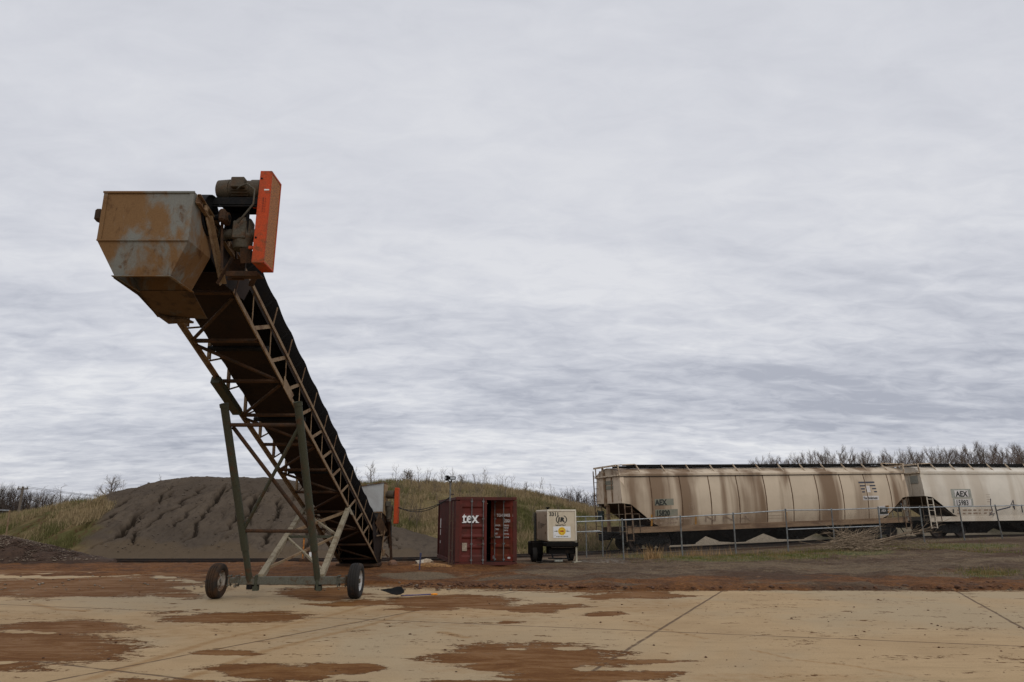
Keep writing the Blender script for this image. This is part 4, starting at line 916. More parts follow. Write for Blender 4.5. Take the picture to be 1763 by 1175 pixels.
# ------------------------------------------------------------------ covered hopper cars (local: x along, y away from the camera, z up from the rail)
def car(label, p0, p1, skin, end_m, marks, HWD=1.55):
    p0, p1 = Vector(p0), Vector(p1); d = p1-p0; L_ = d.length; rz = math.atan2(d.y, d.x); pit = -math.asin(d.z/L_)
    root = thing('hopper_car', label, 'railway wagon', p0, 0, 'hopper cars in the train', local=True)
    root.rotation_euler = (Matrix.Rotation(rz, 3, 'Z') @ Matrix.Rotation(pit, 3, 'Y')).to_euler()
    PR = [(1.0, 1.44), (1.28, 1.46), (1.7, 1.54), (2.2, 1.59), (2.8, 1.60), (3.4, 1.55), (3.9, 1.47), (4.10, 1.43)]
    def hy(z): return float(np.interp(z, [a for a, b in PR], [b for a, b in PR]))
    ZC, ZE = 4.10, 2.60                                        # eave, foot of the end wall
    def zmin(x):
        e = min(x, L_-x); return float(np.interp(e, [0, .55, 2.0, 2.4], [ZE, ZE-.08, 1.42, 1.27]))
    xs = sorted(set([0, .55, 1.0, 1.5, 2.0, 2.4]+[L_-v for v in (0, .55, 1.0, 1.5, 2.0, 2.4)]+list(np.linspace(2.6, L_-2.6, 40))))
    mb = MB(); nr = 14
    for sg in (-1, 1):
        vs = []
        for x in xs:
            z0 = zmin(x)
            for j in range(nr+1):
                z = z0+(ZC-z0)*j/nr; vs.append((x, sg*hy(z), z))
        k = nr+1; mb.add(vs, [((i*k+j, (i+1)*k+j, (i+1)*k+j+1, i*k+j+1) if sg < 0 else (i*k+j+1, (i+1)*k+j+1, (i+1)*k+j, i*k+j)) for i in range(len(xs)-1) for j in range(nr)])
    body = mb.build('body', skin, root, 'all')
    rp = [(-1.50, 4.06), (-1.50, 4.18), (-1.32, 4.27), (-.9, 4.46), (-.4, 4.56), (0, 4.59), (.4, 4.56), (.9, 4.46), (1.32, 4.27), (1.50, 4.18), (1.50, 4.06)]
    mb = MB(); vs = []; rx = np.linspace(-.02, L_+.02, 30)
    for x in rx: vs += [(x, y, z) for y, z in rp]
    k = len(rp); mb.add(vs, [(i*k+j, (i+1)*k+j, (i+1)*k+j+1, i*k+j+1) for i in range(len(rx)-1) for j in range(k-1)])
    for x in (rx[0], rx[-1]): mb.add([(x, y, z) for y, z in rp], [tuple(range(k)) if x > 1 else tuple(range(k))[::-1]])
    mb.build('roof', skin, root, 'flat')
    mb = MB(); mb.box((L_/2, -1.49, 4.05), (L_+.02, .05, .03)); mb.box((L_/2, 1.49, 4.05), (L_+.02, .05, .03)); mb.build('eave_drip', M['rail'] if marks['dirty'] else end_m, root)
    for e in (0, 1):                                           # ends: upper wall, slope sheet beneath, posts, ladders, platform
        X_ = lambda x: x if e == 0 else L_-x
        mb = MB(); up = [(X_(0.03), y, z) for y, z in ((-1.56, 2.6), (-1.50, 3.8), (-1.43, 4.08), (1.43, 4.08), (1.50, 3.8), (1.56, 2.6))]
        mb.plate(up, .03); ew = mb.build('end_wall', end_m, root)
        MB().plate([(X_(.05), -1.53, 2.6), (X_(.05), 1.53, 2.6), (X_(2.1), 1.46, 1.3), (X_(2.1), -1.46, 1.3)], .02).build('slope_sheet', M['trussdark'] if marks['dirty'] else weather('grimy_slope_sheet', (.10, .07, .045), (.06, .045, .03), 2), root)
        mb = MB(); mb.box((X_(-.02), .35, 3.4), (.12, .20, 1.9)); mb.box((X_(.10), .35, 1.85), (.16, .18, 1.7)); mb.box((X_(-.02), -.5, 3.4), (.05, .06, 1.5)); mb.build('end_post', weather('rusty_end_post', (.22, .13, .07), (.3, .22, .14), 3) if marks['dirty'] else end_m, root)
        mb = MB(); mb.plate([(X_(.02), -1.55, 2.62), (X_(.25), -1.585, 2.62), (X_(.25), -1.47, 4.08), (X_(.02), -1.45, 4.08)], .03); mb.build('corner_sheet', end_m, root)
        for y0, xx in ((-1.47, .18), (1.40, -.25)):
            mb = MB(); 
            for dx in (0, .42): mb.bar((X_(xx+dx), y0-.10, .55), (X_(xx+dx), y0-.06, 2.75 if y0 < 0 else 4.5), .05, .05)
            for z in np.arange(.6, 2.7 if y0 < 0 else 4.5, .36): mb.bar((X_(xx), y0-.09, z), (X_(xx+.42), y0-.09, z), .025, .025)
            mb.build('ladder', weather('worn_ladder', (.17, .115, .07), (.09, .05, .03), 5) if marks['dirty'] else end_m, root)
        mb = MB(); mb.bar((X_(-.1), -1.40, 2.0), (X_(1.1), -1.50, 2.0), .03); mb.bar((X_(1.08), -1.50, 1.0), (X_(1.08), -1.50, 2.0), .035); mb.bar((X_(.68), -1.50, 1.0), (X_(.68), -1.50, 1.95), .03); mb.bar((X_(-.1), -1.4, 1.35), (X_(.9), -1.5, 1.35), .03); mb.bar((X_(-.12), -1.40, .9), (X_(-.12), -1.40, 2.6), .03); mb.bar((X_(-.12), -1.42, 2.0), (X_(-.12), 1.4, 2.0), .03); mb.build('grab_rail', weather('grey_grab_rail', (.15, .115, .08), (.08, .05, .03), 5), root)
        mb = MB(); mb.box((X_(.15), 0, 1.0), (.55, 2.9, .06)); mb.box((X_(.4), 0, .86), (1.3, 1.0, .24)); mb.box((X_(-.02), 0, .80), (.10, 2.9, .22)); mb.build('end_platform', M['skid'], root)
        mb = MB(); mb.box((X_(-.28), 0, .72), (.5, .22, .24), bev=.03); mb.box((X_(-.58), .03, .72), (.26, .30, .30), bev=.06); mb.build('coupler', M['black'], root)
        mb = MB(); mb.path([(X_(-.1), -.4, .7), (X_(-.35), -.42, .35), (X_(-.5), -.4, .12)], .03, 6); mb.build('air_hose', M['black'], root)
        if e == 0:
            mb = MB(); c_ = Vector((-.22, 1.0, 1.95))
            mb.path([c_+Vector((0, math.cos(a)*.28, math.sin(a)*.28)) for a in np.linspace(0, 2*math.pi, 25)], .018, 6)
            for k_ in range(5): a = k_*2*math.pi/5; mb.bar(c_, c_+Vector((0, math.cos(a)*.28, math.sin(a)*.28)), .02)
            mb.box(c_+Vector((.10, -.15, -.05)), (.2, .5, .6), bev=.04); mb.build('brake_wheel', weather('dark_green_brake_gear', (.03, .05, .045), (.03, .03, .025), 4), root)
            mb = MB(); mb.box((.75, -.5, 1.45), (.4, .5, .5), bev=.05); mb.tube((.9, -1.2, 1.25), (1.5, -1.2, 1.25), .14, n=14); mb.build('brake_gear', M['black'], root)
    mb = MB(); mb.box((L_/2, -1.47, 1.13), (L_-.6, .04, .30)); mb.box((L_/2, 1.47, 1.13), (L_-.6, .04, .30)); mb.box((L_/2, -1.43, 1.275), (L_-.7, .10, .03)); mb.box((L_/2, -1.43, .985), (L_-.6, .10, .02))
    mb.build('side_sill', skin if not marks['dirty'] else weather('grimy_sill', (.22, .145, .085), (.12, .07, .04), 1.2, .4, .65, .8, stretch=(.5, 1, 3)), root)
    nb = 4; be = [3.3, 5.9, 10.25, 14.45, L_-3.3]
    for i in range(nb):                                        # four bays, each tapering to its outlet gate
        a, b = be[i]+.01, be[i+1]-.01; c_ = (a+b)/2; lo_ = a+.03 if i == 0 else c_-.32; hi_ = b-.03 if i == nb-1 else c_+.32; tp = [(a, -1.40, 1.0), (b, -1.40, 1.0), (b, 1.40, 1.0), (a, 1.40, 1.0)]; md = [(a, -1.36, .93), (b, -1.36, .93), (b, 1.36, .93), (a, 1.36, .93)]; bt = [(lo_, -.75, .20), (hi_, -.75, .20), (hi_, .75, .20), (lo_, .75, .20)]
        hbm = MB().add(tp+md+bt, [(0, 1, 5, 4), (1, 2, 6, 5), (2, 3, 7, 6), (3, 0, 4, 7), (4, 5, 9, 8), (5, 6, 10, 9), (6, 7, 11, 10), (7, 4, 8, 11), (8, 9, 10, 11), (3, 2, 1, 0)]).build('hopper_bay', M['skid'], root)
        mb = MB(); mb.box((c_, 0, .26), (.9, 1.5, .12), bev=.02); mb.tube((c_-.25, -.95, .33), (c_-.25, .95, .33), .03); mb.box((c_-.25, -.9, .33), (.14, .08, .14)); mb.build('outlet_gate', M['black'], hbm)
    mb = MB(); mb.box((1.9, 0, .85), (3.2, .4, .3)); mb.box((L_-1.9, 0, .85), (3.2, .4, .3)); mb.build('centre_sill', M['skid'], root)
    for tx in (2.0, L_-2.0):
        tk = MB().box((tx, 0, .62), (.36, 2.2, .26), bev=.03)
        for s_ in (-1, 1):
            y = s_*1.0
            tk.plate([(tx-1.15, y, .52), (tx-.9, y, .62), (tx-.45, y, .78), (tx+.45, y, .78), (tx+.9, y, .62), (tx+1.15, y, .52), (tx+1.1, y, .38), (tx+.75, y, .40), (tx+.35, y, .22), (tx-.35, y, .22), (tx-.75, y, .40), (tx-1.1, y, .38)], .12)
            for bx_ in (-.89, .89): tk.box((tx+bx_, y+s_*.03, .46), (.30, .2, .24), bev=.04)
            for k_ in (-.15, 0, .15): tk.tube((tx+k_, y, .30), (tx+k_, y, .60), .06, n=10)
        tk = tk.build('truck', M['black'], root)
        for bx_ in (-.89, .89):
            mb = MB()
            for s_ in (-1, 1): mb.lathe((tx+bx_, s_*.80, .44), (0, s_, 0), [(-.06, 0), (-.06, .475), (-.03, .475), (-.03, .44), (.07, .43), (.07, .36), (.03, .33), (.03, .15), (.07, .12), (.07, 0)], 30)
            mb.tube((tx+bx_, -.8, .44), (tx+bx_, .8, .44), .08, n=10); mb.build('wheelset', M['rail'], tk, True)
    mb = MB()
    for y in (-.62, .62): mb.box((L_/2, y, 4.72), (L_-1.6, .5, .04)); mb.box((L_/2, y-.25*np.sign(y)*-1, 4.69), (L_-1.6, .03, .09))
    for x in np.linspace(1.0, L_-1.0, 10): mb.box((x, 0, 4.62), (.9, .5, .10), bev=.03)
    for x in (.06, L_-.06): mb.box((x, 0, 4.69), (.38, 2.8, .03))
    mb.build('running_board', M['black'], root)
    brm = weather('pale_roof_bracket', (.55, .45, .33), (.35, .25, .16), 4)
    for x in list(np.linspace(1.4, L_-1.2, 12)):
        for sg in (-1, 1): MB().bar((x+.05, sg*1.30, 4.24), (x, sg*.86, 4.74), .085, .03, (1, 0, 0)).build('roof_bracket', brm, root)
    mb = MB()
    mb.bar((0, -1.50, 4.10), (-.05, -1.42, 4.70), .10, .04, (1, 0, 0)); mb.bar((-.05, -1.42, 4.68), (1.3, -.92, 4.76), .09, .05); mb.bar((-.16, -1.45, 4.66), (-.16, 1.45, 4.66), .05, .10); mb.bar((0, 1.50, 4.10), (-.05, 1.42, 4.70), .08, .04, (1, 0, 0)); mb.bar((-.12, .35, 4.3), (-.12, .35, 4.64), .1, .1)
    m3 = MB(); m3.bar((L_, -1.50, 4.10), (L_+.05, -1.42, 4.70), .10, .04, (1, 0, 0)); m3.bar((L_+.05, -1.42, 4.68), (L_-1.2, -.92, 4.76), .09, .05); m3.bar((L_+.16, -1.45, 4.66), (L_+.16, 1.45, 4.66), .05, .10); m3.bar((L_, 1.50, 4.10), (L_+.05, 1.42, 4.70), .08, .04, (1, 0, 0)); m3.build('roof_end_frame', brm, root)
    mb.bar((-.08, -1.47, 4.12), (-.08, 1.47, 4.12), .10, .08); mb.build('roof_end_frame', brm, root)
    sm_ = weather('rusty_seam', (.085, .046, .022), (.15, .09, .05), 2)
    if marks['dirty']:
        for x in np.linspace(1.9, L_-1.5, 10)[0:]:
            zz = np.linspace(zmin(x)+.01, ZC-.06, 12)
            vs = []; seam = MB()
            for z in zz: y = -hy(z); vs += [(x-.035, y-.001, z), (x-.02, y-.016, z), (x+.02, y-.016, z), (x+.035, y-.001, z)]
            seam.add(vs, [(i*4+j, i*4+j+1, i*4+4+j+1, i*4+4+j) for i in range(len(zz)-1) for j in range(3)])
            seam.build('panel_seam', sm_, body)
    fn = lambda p: Vector((p.x, -hy(p.z)-.012, p.z))
    fnE = lambda p: p
    for mat, items in marks['text']:
        mb = MB(); isp = mat.name.startswith('patch')
        for it in items:
            if isp and mb.v: mb.build('patch', mat, root); mb = MB()
            if it[0] == 'T': put_text(mb, it[1], it[2], (it[3], 0, it[4]), (1, 0, 0), (0, 0, 1), it[5], it[6], fn=lambda p, o_=it[7] if len(it) > 7 else .03: Vector((p.x, -hy(p.z)-o_, p.z)))
            elif it[0] == 'B':                                 # flat painted patch laid on the curved side
                _, x, z, w, h = it[:5]; o_ = it[5] if len(it) > 5 else .007; n_ = max(1, int(h/.08)); vs = []
                for j in range(n_+1):
                    zz = z+h*j/n_; vs += [(x, -hy(zz)-o_, zz), (x+w, -hy(zz)-o_, zz)]
                mb.add(vs, [(2*j, 2*j+1, 2*j+3, 2*j+2) for j in range(n_)])
            elif it[0] == 'E': mb.box((-.0, it[1]+it[3]/2, it[2]+it[4]/2), (.04, it[3], it[4]))
            elif it[0] == 'S': mb.path([(px_, -hy(pz_)-.012, pz_) for px_, pz_ in it[1]], it[2], 4)
        mb.build(marks.get('name', 'lettering') if not mat.name.startswith('patch') else 'patch', mat, root)
    return root
def skin_mat(name, clean, streak, dark, amt):
    m = NT(name); n1 = m.noise(.8, 4, .52, .2, (.75, 1, .05)); n2 = m.noise(2.2, 4, .6, .2, (1.0, 1, .06), (5, 2, 0)); n3 = m.noise(22, 4, .7); n4 = m.noise(.8, 4, .6, .3)
    sep = m.N('ShaderNodeSeparateXYZ'); m.L(m.co, sep.inputs[0])
    col = m.mix(m.rng(n4, .35, .7, 0, .5), clean, tuple(c*.8 for c in clean))
    col = m.mix(m.rng(n1, .44, .62, 0, amt), col, streak); col = m.mix(m.rng(n2, .58, .80, 0, amt*.6), col, dark)
    low = m.rng(sep.outputs[2], 2.1, 1.1, 0, amt*.55); col = m.mix(m.math('MULTIPLY', low, m.rng(n4, .3, .7, .5, 1)), col, streak)
    col = m.mix(m.rng(n3, .66, .78, 0, amt*.6), col, dark)
    return m.done(col, .6, n3, .08, .01, spec=.25)
skin1 = skin_mat('stained_beige_side', (.545, .445, .325), (.20, .132, .080), (.085, .052, .030), 1.0)
skin2 = skin_mat('pale_cream_side', (.68, .62, .52), (.42, .34, .25), (.22, .17, .12), .55)
end1 = weather('cream_end_paint', (.60, .48, .35), (.42, .30, .19), 1.5, .5, .7, .6, var=.1, bstr=.05)
end2 = weather('pale_end_paint', (.62, .55, .44), (.48, .40, .30), 1.5, .5, .7, .6, var=.1, bstr=.05)
patchm = weather('patch', (.185, .185, .14), (.23, .21, .16), 4, .4, .65, .7, var=.12); patch2 = weather('patch', (.32, .32, .28), (.25, .25, .21), 9, .4, .6, .7, var=.15)
ochre = weather('patch', (.36, .17, .03), (.26, .13, .03), 3, .4, .6, .7); navy = weather('dark_blue_stripes', (.045, .05, .07), (.09, .085, .09), 6, .5, .7, .7, var=.15)
grime = weather('patch', (.60, .50, .37), (.5, .4, .28), 5, .4, .7, .7)
grey_ink = weather('faded_grey_marks', (.24, .17, .12), (.34, .25, .18), 6, .4, .6, .8, var=.15)
dA, _ = offset_track(5.37, 0); LC = 19.2
A = Vector((5.62, float(trk_y(5.62)), float(trk_z(5.62)))); B = Vector((25.3, float(trk_y(25.3)), float(trk_z(25.3))))
L1 = (B-A).length
mk1 = dict(dirty=True, text=[
    (patchm, [('B', 2.05, 2.42, 1.22, .36), ('B', 2.05, 1.84, 1.45, .36), ('E', -.62, 3.65, .9, .22), ('E', -.62, 3.38, .9, .2)]),
    (M['ink'], [('T', 'AEX', .42, 2.07, 2.45, .014, .92), ('T', '15820', .42, 2.09, 1.86, .014, .84)]),
    (grey_ink, [*[('B', 2.0+.34*i, 1.62, .14+.05*((i*7) % 4), .09) for i in range(7)], *[('B', 2.0+.33*i, 1.42, .12+.05*((i*5) % 4), .09) for i in range(6)], ('T', 'N N A', .50, 5.2, 1.45, -.004, 2.3), ('B', 4.25, 2.15, .36, .02), ('B', 4.25, 2.5, .36, .02), ('B', 4.25, 2.15, .02, .36), ('B', 4.59, 2.15, .02, .36), ('T', 'C', .2, 4.35, 2.25, 0, 1), ('B', 9.6, 1.5, 1.2, .02), ('B', 9.6, 1.85, 1.2, .02), ('B', 9.6, 1.66, 1.2, .02), ('B', 9.6, 1.5, .02, .36), ('B', 10.78, 1.5, .02, .36)]),
    (ochre, [('B', 1.76, 1.32, .11, .62), ('B', 4.62, 1.32, .11, .45), ('B', L1-2.1, 1.6, .3, .45), ('B', 10.95, 1.35, .1, .5)]),
    (navy, [('B', L1-3.95, 3.47, 1.30, .10), ('B', L1-3.90, 3.27, .42, .085), ('B', L1-3.10, 3.27, .46, .085), ('B', L1-3.86, 3.08, .32, .085), ('B', L1-2.96, 3.08, .34, .085), ('B', L1-3.82, 2.89, .24, .085), ('B', L1-2.84, 2.89, .24, .085)]),
    (M['whitepaint'], [('B', L1-3.82, 2.42, 1.28, .26), ('B', L1-3.46, 2.90, .34, .40), ('B', L1-2.65, 1.46, .80, .58)]),
    (M['ink'], [('T', 'The Andersons', .22, L1-3.80, 2.48, .004, .82, .03), ('B', L1-2.58, 1.53, .66, .44, .02)]),
    (M['whitepaint'], [('T', 'AEX', .2, L1-2.46, 1.68, .004, 1, .035)]),
])
car('brown streaked hopper car numbered 15820', A, B, skin1, end1, mk1)
A2 = Vector((26.7, float(trk_y(26.7)), float(trk_z(26.7)))); x2 = 45.0; B2 = Vector((x2, float(trk_y(x2)), float(trk_z(x2)))); L2 = (B2-A2).length
mk2 = dict(dirty=False, text=[
    (patch2, [('B', 2.0, 2.46, 1.5, .58), ('B', 2.05, 1.90, 1.5, .53), ('E', -1.2, 3.42, .8, .5)]),
    (M['whitepaint'], [('B', 2.26, 2.53, 1.0, .42, .010), ('B', 2.18, 1.97, 1.22, .40, .010)]),
    (M['ink'], [('T', 'AEX', .48, 2.32, 2.56, .012, .95, .03), ('T', '15983', .46, 2.22, 2.0, .004, .84, .03), ('B', 1.95, 1.5, .1, .25)]),
    (grey_ink, [*[('B', 2.3+.40*i, 1.62, .18+.05*((i*7) % 4), .10) for i in range(7)], *[('B', 2.3+.40*i, 1.42, .16+.05*((i*5) % 4), .10) for i in range(7)], ('B', 4.6, 2.2, .3, .02), ('B', 4.6, 2.35, .3, .02), ('B', 4.6, 2.5, .3, .02), ('B', 4.6, 2.65, .3, .02)]),
    (navy, [('S', [(4.90, 2.4), (4.85, 2.0), (4.95, 1.6), (4.70, 1.35), (5.10, 1.45), (4.90, 1.2)], .03), ('S', [(5.30, 1.65), (6.30, 1.85), (6.60, 2.3), (6.65, 1.7), (6.50, 2.0), (7.00, 1.95)], .035), ('S', [(7.20, 2.0), (7.25, 1.5)], .04), ('S', [(7.90, 2.4), (7.95, 1.9)], .035), ('S', [(8.40, 2.45), (8.40, 2.2)], .05), ('S', [(8.80, 2.0), (8.90, 1.2)], .03)]),
    (weather('patch', (.34, .15, .07), (.25, .14, .08), 5), [('B', 2.3, 1.04, 1.9, .17, .02), ('B', 7.2, 1.06, 1.0, .17, .02), ('B', 10.9, 1.06, 1.3, .17, .02)]),
])
car('cleaner pale cream hopper car numbered 15983', A2, B2, skin2, end2, mk2)

# ------------------------------------------------------------------ chain-link fence along the track
rf = random.Random(11)
FN = Vector((-.29, 1, 0)).normalized(); FP = Vector((5, 31, 0))
def on_fence(px, py): return at_plane(px, py, FP, FN)
fe = thing('chain_link_fence', 'long chain link fence with leaning steel posts in front of the hopper cars', 'fence', (on_fence(1267, 950).x, on_fence(1267, 950).y, 0))
posts = [((1074, 967), (1071, 894.5)), ((1175, 958), (1171, 889)), ((1267, 951), (1262, 884)), ((1357, 947), (1352, 877.5)), ((1437, 934), (1431, 877)), ((1518, 934), (1511, 874)), ((1592, 935), (1580, 873)), ((1661, 932), (1645, 871.5)), ((1726, 928), (1705, 870.5)), ((1800, 924), (1775, 869))]
tops, bots = [], []
for (bx_, by_), (tx_, ty_) in posts:
    b_, t_ = on_fence(bx_, by_), on_fence(tx_, ty_); b_ = b_-Vector((0, 0, .15))
    if bx_ > 1500: t_ = t_-FN*((bx_-1500)/220*.25)
    tops.append(t_); bots.append(b_)
    mb = MB(); mb.tube(b_, t_, .034, n=8); mb.lathe(t_, (0, 0, 1), [(-.02, .045), (.03, .04), (.05, 0)], 8); mb.build('post', M['galvd'], fe, True)
g0b, g0t = on_fence(992, 969), on_fence(992, 897.5)
tops.insert(0, g0t); bots.insert(0, g0b); mb = MB(); mb.tube(g0b, g0t, .034, n=8); mb.build('post', M['galvd'], fe, True)
for i in range(len(tops)-1):
    MB().tube(tops[i]-Vector((0, 0, .03)), tops[i+1]-Vector((0, 0, .03)), .024, n=8).build('top_rail', M['galv'], fe, True)
MB().tube(on_fence(1357, 912), on_fence(1513, 906), .022, n=8).build('loose_rail', M['galv'], fe, True)
MB().tube(on_fence(992, 916), on_fence(1033, 914), .018, n=8).build('loose_rail', M['galv'], fe, True)
V, T_ = [], []
def wirequad(p, q, w):
    d = (q-p).normalized(); a = d.cross(FN).normalized()*w/2; o = len(V); V.extend([p-a, p+a, q+a, q-a]); T_.append((o, o+1, o+2, o+3))
for i in range(len(tops)-1):
    b0_, b1_, t0_, t1_ = bots[i]+Vector((0, 0, .2)), bots[i+1]+Vector((0, 0, .2)), tops[i], tops[i+1]
    n_ = int((b1_-b0_).length/.075); bi = lambda u, v: b0_.lerp(b1_, u).lerp(t0_.lerp(t1_, u), v)
    k_ = 1.7/((b1_-b0_).length)
    for j in range(-int(n_*k_)-1, n_+1):
        for sgn in (1, -1):
            u0, u1 = j/n_, j/n_+k_
            lo, hi = max(0, (0-u0)/k_), min(1, (1-u0)/k_)
            if hi-lo < .02: continue
            f_ = lambda v: bi((u0+k_*v) if sgn > 0 else 1-(u0+k_*v), v)
            wirequad(f_(lo), f_(hi), .0030)
mo = tri_mesh('chain_mesh', [v-Vector(fe.location) for v in V], T_, M['wire'], parent=fe)
# a second run farther off, and the stub of one at the left
f2_ = thing('far_fence', 'farther low fence rails seen between the generator and the hopper car', 'fence', (4.4, 36, -.2))
p0_, p1_ = at_y(985, 890, 35.5), at_y(1036, 889.5, 36.2)
mb = MB(); mb.tube(p0_, p1_, .025, n=8); mb.tube(p0_-Vector((0, 0, .75)), p1_-Vector((0, 0, .75)), .018, n=8); mb.build('rail', M['galv'], f2_, True)
for p in (p0_, p0_.lerp(p1_, .45), p1_): MB().tube(p, Vector((p.x, p.y, float(ground_z(p.x, p.y))-.1)), .03, n=8).build('post', M['galvd'], f2_, True)
f3_b = at_z(9, 936, .0) if False else at_y(9, 937, 33.5); f3_t = at_y(17, 878.5, 33.5)
f3_ = thing('fence_stub', 'rusty fence post with end of a pipe rail near the gravel heap', 'fence', f3_b)
MB().tube(f3_b-Vector((0, 0, .3)), f3_t, .035, n=8).build('post', M['truss'], f3_, True); MB().tube(f3_t-Vector((0, 0, .02)), at_y(-60, 876.5, 33.3), .026, n=8).build('rail', M['galv'], f3_, True)

# ------------------------------------------------------------------ small things on the ground
bx_ = at_z(672, 1029, 0); sv = thing('shovel', 'black bladed shovel with blue shaft and orange grip lying on the concrete', 'shovel', bx_)
a_, b_, c_ = at_z(655, 1022.5, .10), at_z(690, 1027, .03), at_z(752, 1025.5, .04)
hx_ = (c_-b_).normalized(); hn = Vector((-hx_.y, hx_.x, 0))
vs = []; 
for i, (t_, w_, z_) in enumerate(((0, .012, .13), (.13, .05, .10), (.26, .10, .06), (.40, .15, .04), (.50, .14, .05), (.58, .03, .07))):
    for j in range(7): u_ = -1+2*j/6; vs.append(a_+hx_*(t_*.95)+hn*(u_*w_)+Vector((0, 0, z_-.05+(.07*u_*u_+.075*u_)*w_/.15)))
o = MB().add(vs, [(i*7+j, i*7+j+1, i*7+8+j, i*7+7+j) for i in range(5) for j in range(6)]).build('blade', M['black'], sv, True); m_ = o.modifiers.new('t', 'SOLIDIFY'); m_.thickness = .006
MB().tube(b_+Vector((0, 0, .015)), c_-hx_*.10+Vector((0, 0, .03)), .016, n=10).build('shaft', weather('blue_violet_shaft', (.09, .075, .16), (.16, .13, .17), 5), sv, True)
og = weather('orange_grip', (.75, .27, .02), (.6, .2, .02), 6)
mb = MB(); mb.path([c_-hx_*.13+Vector((0, 0, .03)), c_-hx_*.08+hn*.05+Vector((0, 0, .03)), c_+hn*.055+Vector((0, 0, .03)), c_+hx_*.01+Vector((0, 0, .03)), c_-hn*.055+Vector((0, 0, .03)), c_-hx_*.08-hn*.05+Vector((0, 0, .03)), c_-hx_*.13+Vector((0, 0, .03))], .017, 8); mb.build('grip', og, sv, True)
def gnd(px, py, z=0): return at_z(px, py, z)
p = gnd(722, 981); tag((lambda mb: mb.build('stake', weather('blue_stake', (.05, .06, .12), (.04, .04, .06), 6), origin=p))(MB().bar(p-Vector((0, 0, .1)), p+Vector((.03, 0, .56)), .045, .03).box(p+Vector((.03, 0, .52)), (.07, .05, .12), bev=.01)), 'short dark blue stake in the mud left of the red container', 'stake')
p = gnd(731, 974.5)
def lump(c, r, seed, sq=(1, 1, .7), amp=.35, lev=2, name='rock', mat=None, label=None, cat=None):
    bm = bmesh.new(); bmesh.ops.create_icosphere(bm, subdivisions=lev, radius=1); rr_ = random.Random(seed); ph = [rr_.uniform(0, 6) for _ in range(6)]
    for v in bm.verts:
        n_ = v.co.copy(); k_ = 1+amp*(math.sin(n_.x*2.3+ph[0])*math.sin(n_.y*2.7+ph[1])+.5*math.sin(n_.z*4+ph[2]+n_.x*3))
        v.co = Vector((n_.x*sq[0], n_.y*sq[1], n_.z*sq[2]))*k_*r
    me = bpy.data.meshes.new(name); bm.to_mesh(me); bm.free(); o = bpy.data.objects.new(name, me); COL.objects.link(o); o.location = c; me.materials.append(mat); return tag(o, label, cat)
lump(p+Vector((0, 0, .08)), .30, 3, (1.2, .8, .6), .4, 2, 'plastic_bag', weather('pale_plastic', (.48, .42, .33), (.36, .27, .18), 5), 'crumpled pale plastic bag lying left of the red container', 'bag')
lump(gnd(676, 976.5)+Vector((0, 0, .10)), .19, 8, (1, .9, .95), .12, 2, 'earth_clod', weather('red_clod', (.17, .09, .05), (.11, .06, .04), 6), 'round reddish clod on the mud right of the conveyor tail', 'clod')
lump(gnd(745, 977)+Vector((0, 0, -.05)), .55, 14, (1.5, .8, .4), .3, 3, 'straw_heap', weather('orange_straw', (.25, .13, .045), (.17, .085, .035), 9, fine=25), 'low heap of orange straw at the foot of the red container', 'straw')
p = at_z(528, 970, -.05); sw = thing('track_marker', 'low rusty switch stand with an orange top seen under the conveyor', 'marker', p)
MB().box(p+Vector((0, 0, .10)), (.55, .4, .18), bev=.02).box(p+Vector((0, 0, .4)), (.16, .14, .5), bev=.02).build('stand', M['trussdark'], sw); mb = MB(); mb.tube(p+Vector((-.18, 0, .18)), p+Vector((-.18, 0, 1.0)), .035, n=8); mb.lathe(p+Vector((-.18, 0, 1.0)), (0, 0, 1), [(0, .06), (.10, .06), (.12, 0)], 10); mb.build('orange_post', weather('orange_rust_post', (.45, .17, .03), (.25, .1, .03), 6), sw)
MB().box(p+Vector((.16, -.1, .32)), (.10, .03, .26)).build('white_tag', M['white'], sw)

def rocks(n, sampler, rmin, rmax, seed, name, mat, parent=None, org=(0, 0, 0)):
    r_ = np.random.RandomState(seed); base = np.array([(1, 0, 0), (-1, 0, 0), (0, 1, 0), (0, -1, 0), (0, 0, 1), (0, 0, -.6), (.6, .6, .5), (-.6, .5, .4), (.5, -.6, .35), (-.5, -.6, .45)], float)
    tri = [(0, 6, 4), (6, 2, 4), (2, 7, 4), (7, 1, 4), (1, 9, 4), (9, 3, 4), (3, 8, 4), (8, 0, 4), (0, 5, 6), (6, 5, 2), (2, 5, 7), (7, 5, 1), (1, 5, 9), (9, 5, 3), (3, 5, 8), (8, 5, 0)]
    VS, TS = [], []
    for i in range(n):
        x, y, z = sampler(r_); s_ = rmin*(rmax/rmin)**(r_.rand()**2.2); a = r_.rand()*6.28; ca, sa = math.cos(a), math.sin(a)
        v = base*(1+.35*(r_.rand(10, 3)-.5))*s_*np.array([1.2, .85, .6]); v = np.stack([v[:, 0]*ca-v[:, 1]*sa, v[:, 0]*sa+v[:, 1]*ca, v[:, 2]], -1)+np.array([x-org[0], y-org[1], z-org[2]+s_*.2])
        o = i*10; VS.append(v); TS.append(np.array(tri)+o)
    return tri_mesh(name, np.concatenate(VS), np.concatenate(TS), mat, parent=parent)
def s_yard(r_):
    x = r_.uniform(-22, 28); y = 18.7+19*r_.rand()**1.6
    return x, y, float(ground_z(x, y)+ground_bump(x, y)) if y > slab_edge(x) else 0.0
stm = weather('pale_stones', (.27, .22, .165), (.14, .10, .065), 1.2, .4, .6, .9); cldm = weather('red_clods', (.12, .055, .028), (.085, .05, .032), .8, .4, .6, .95)
tag(rocks(2600, s_yard, .012, .065, 4, 'loose_stones', stm), None, None, kind='stuff')
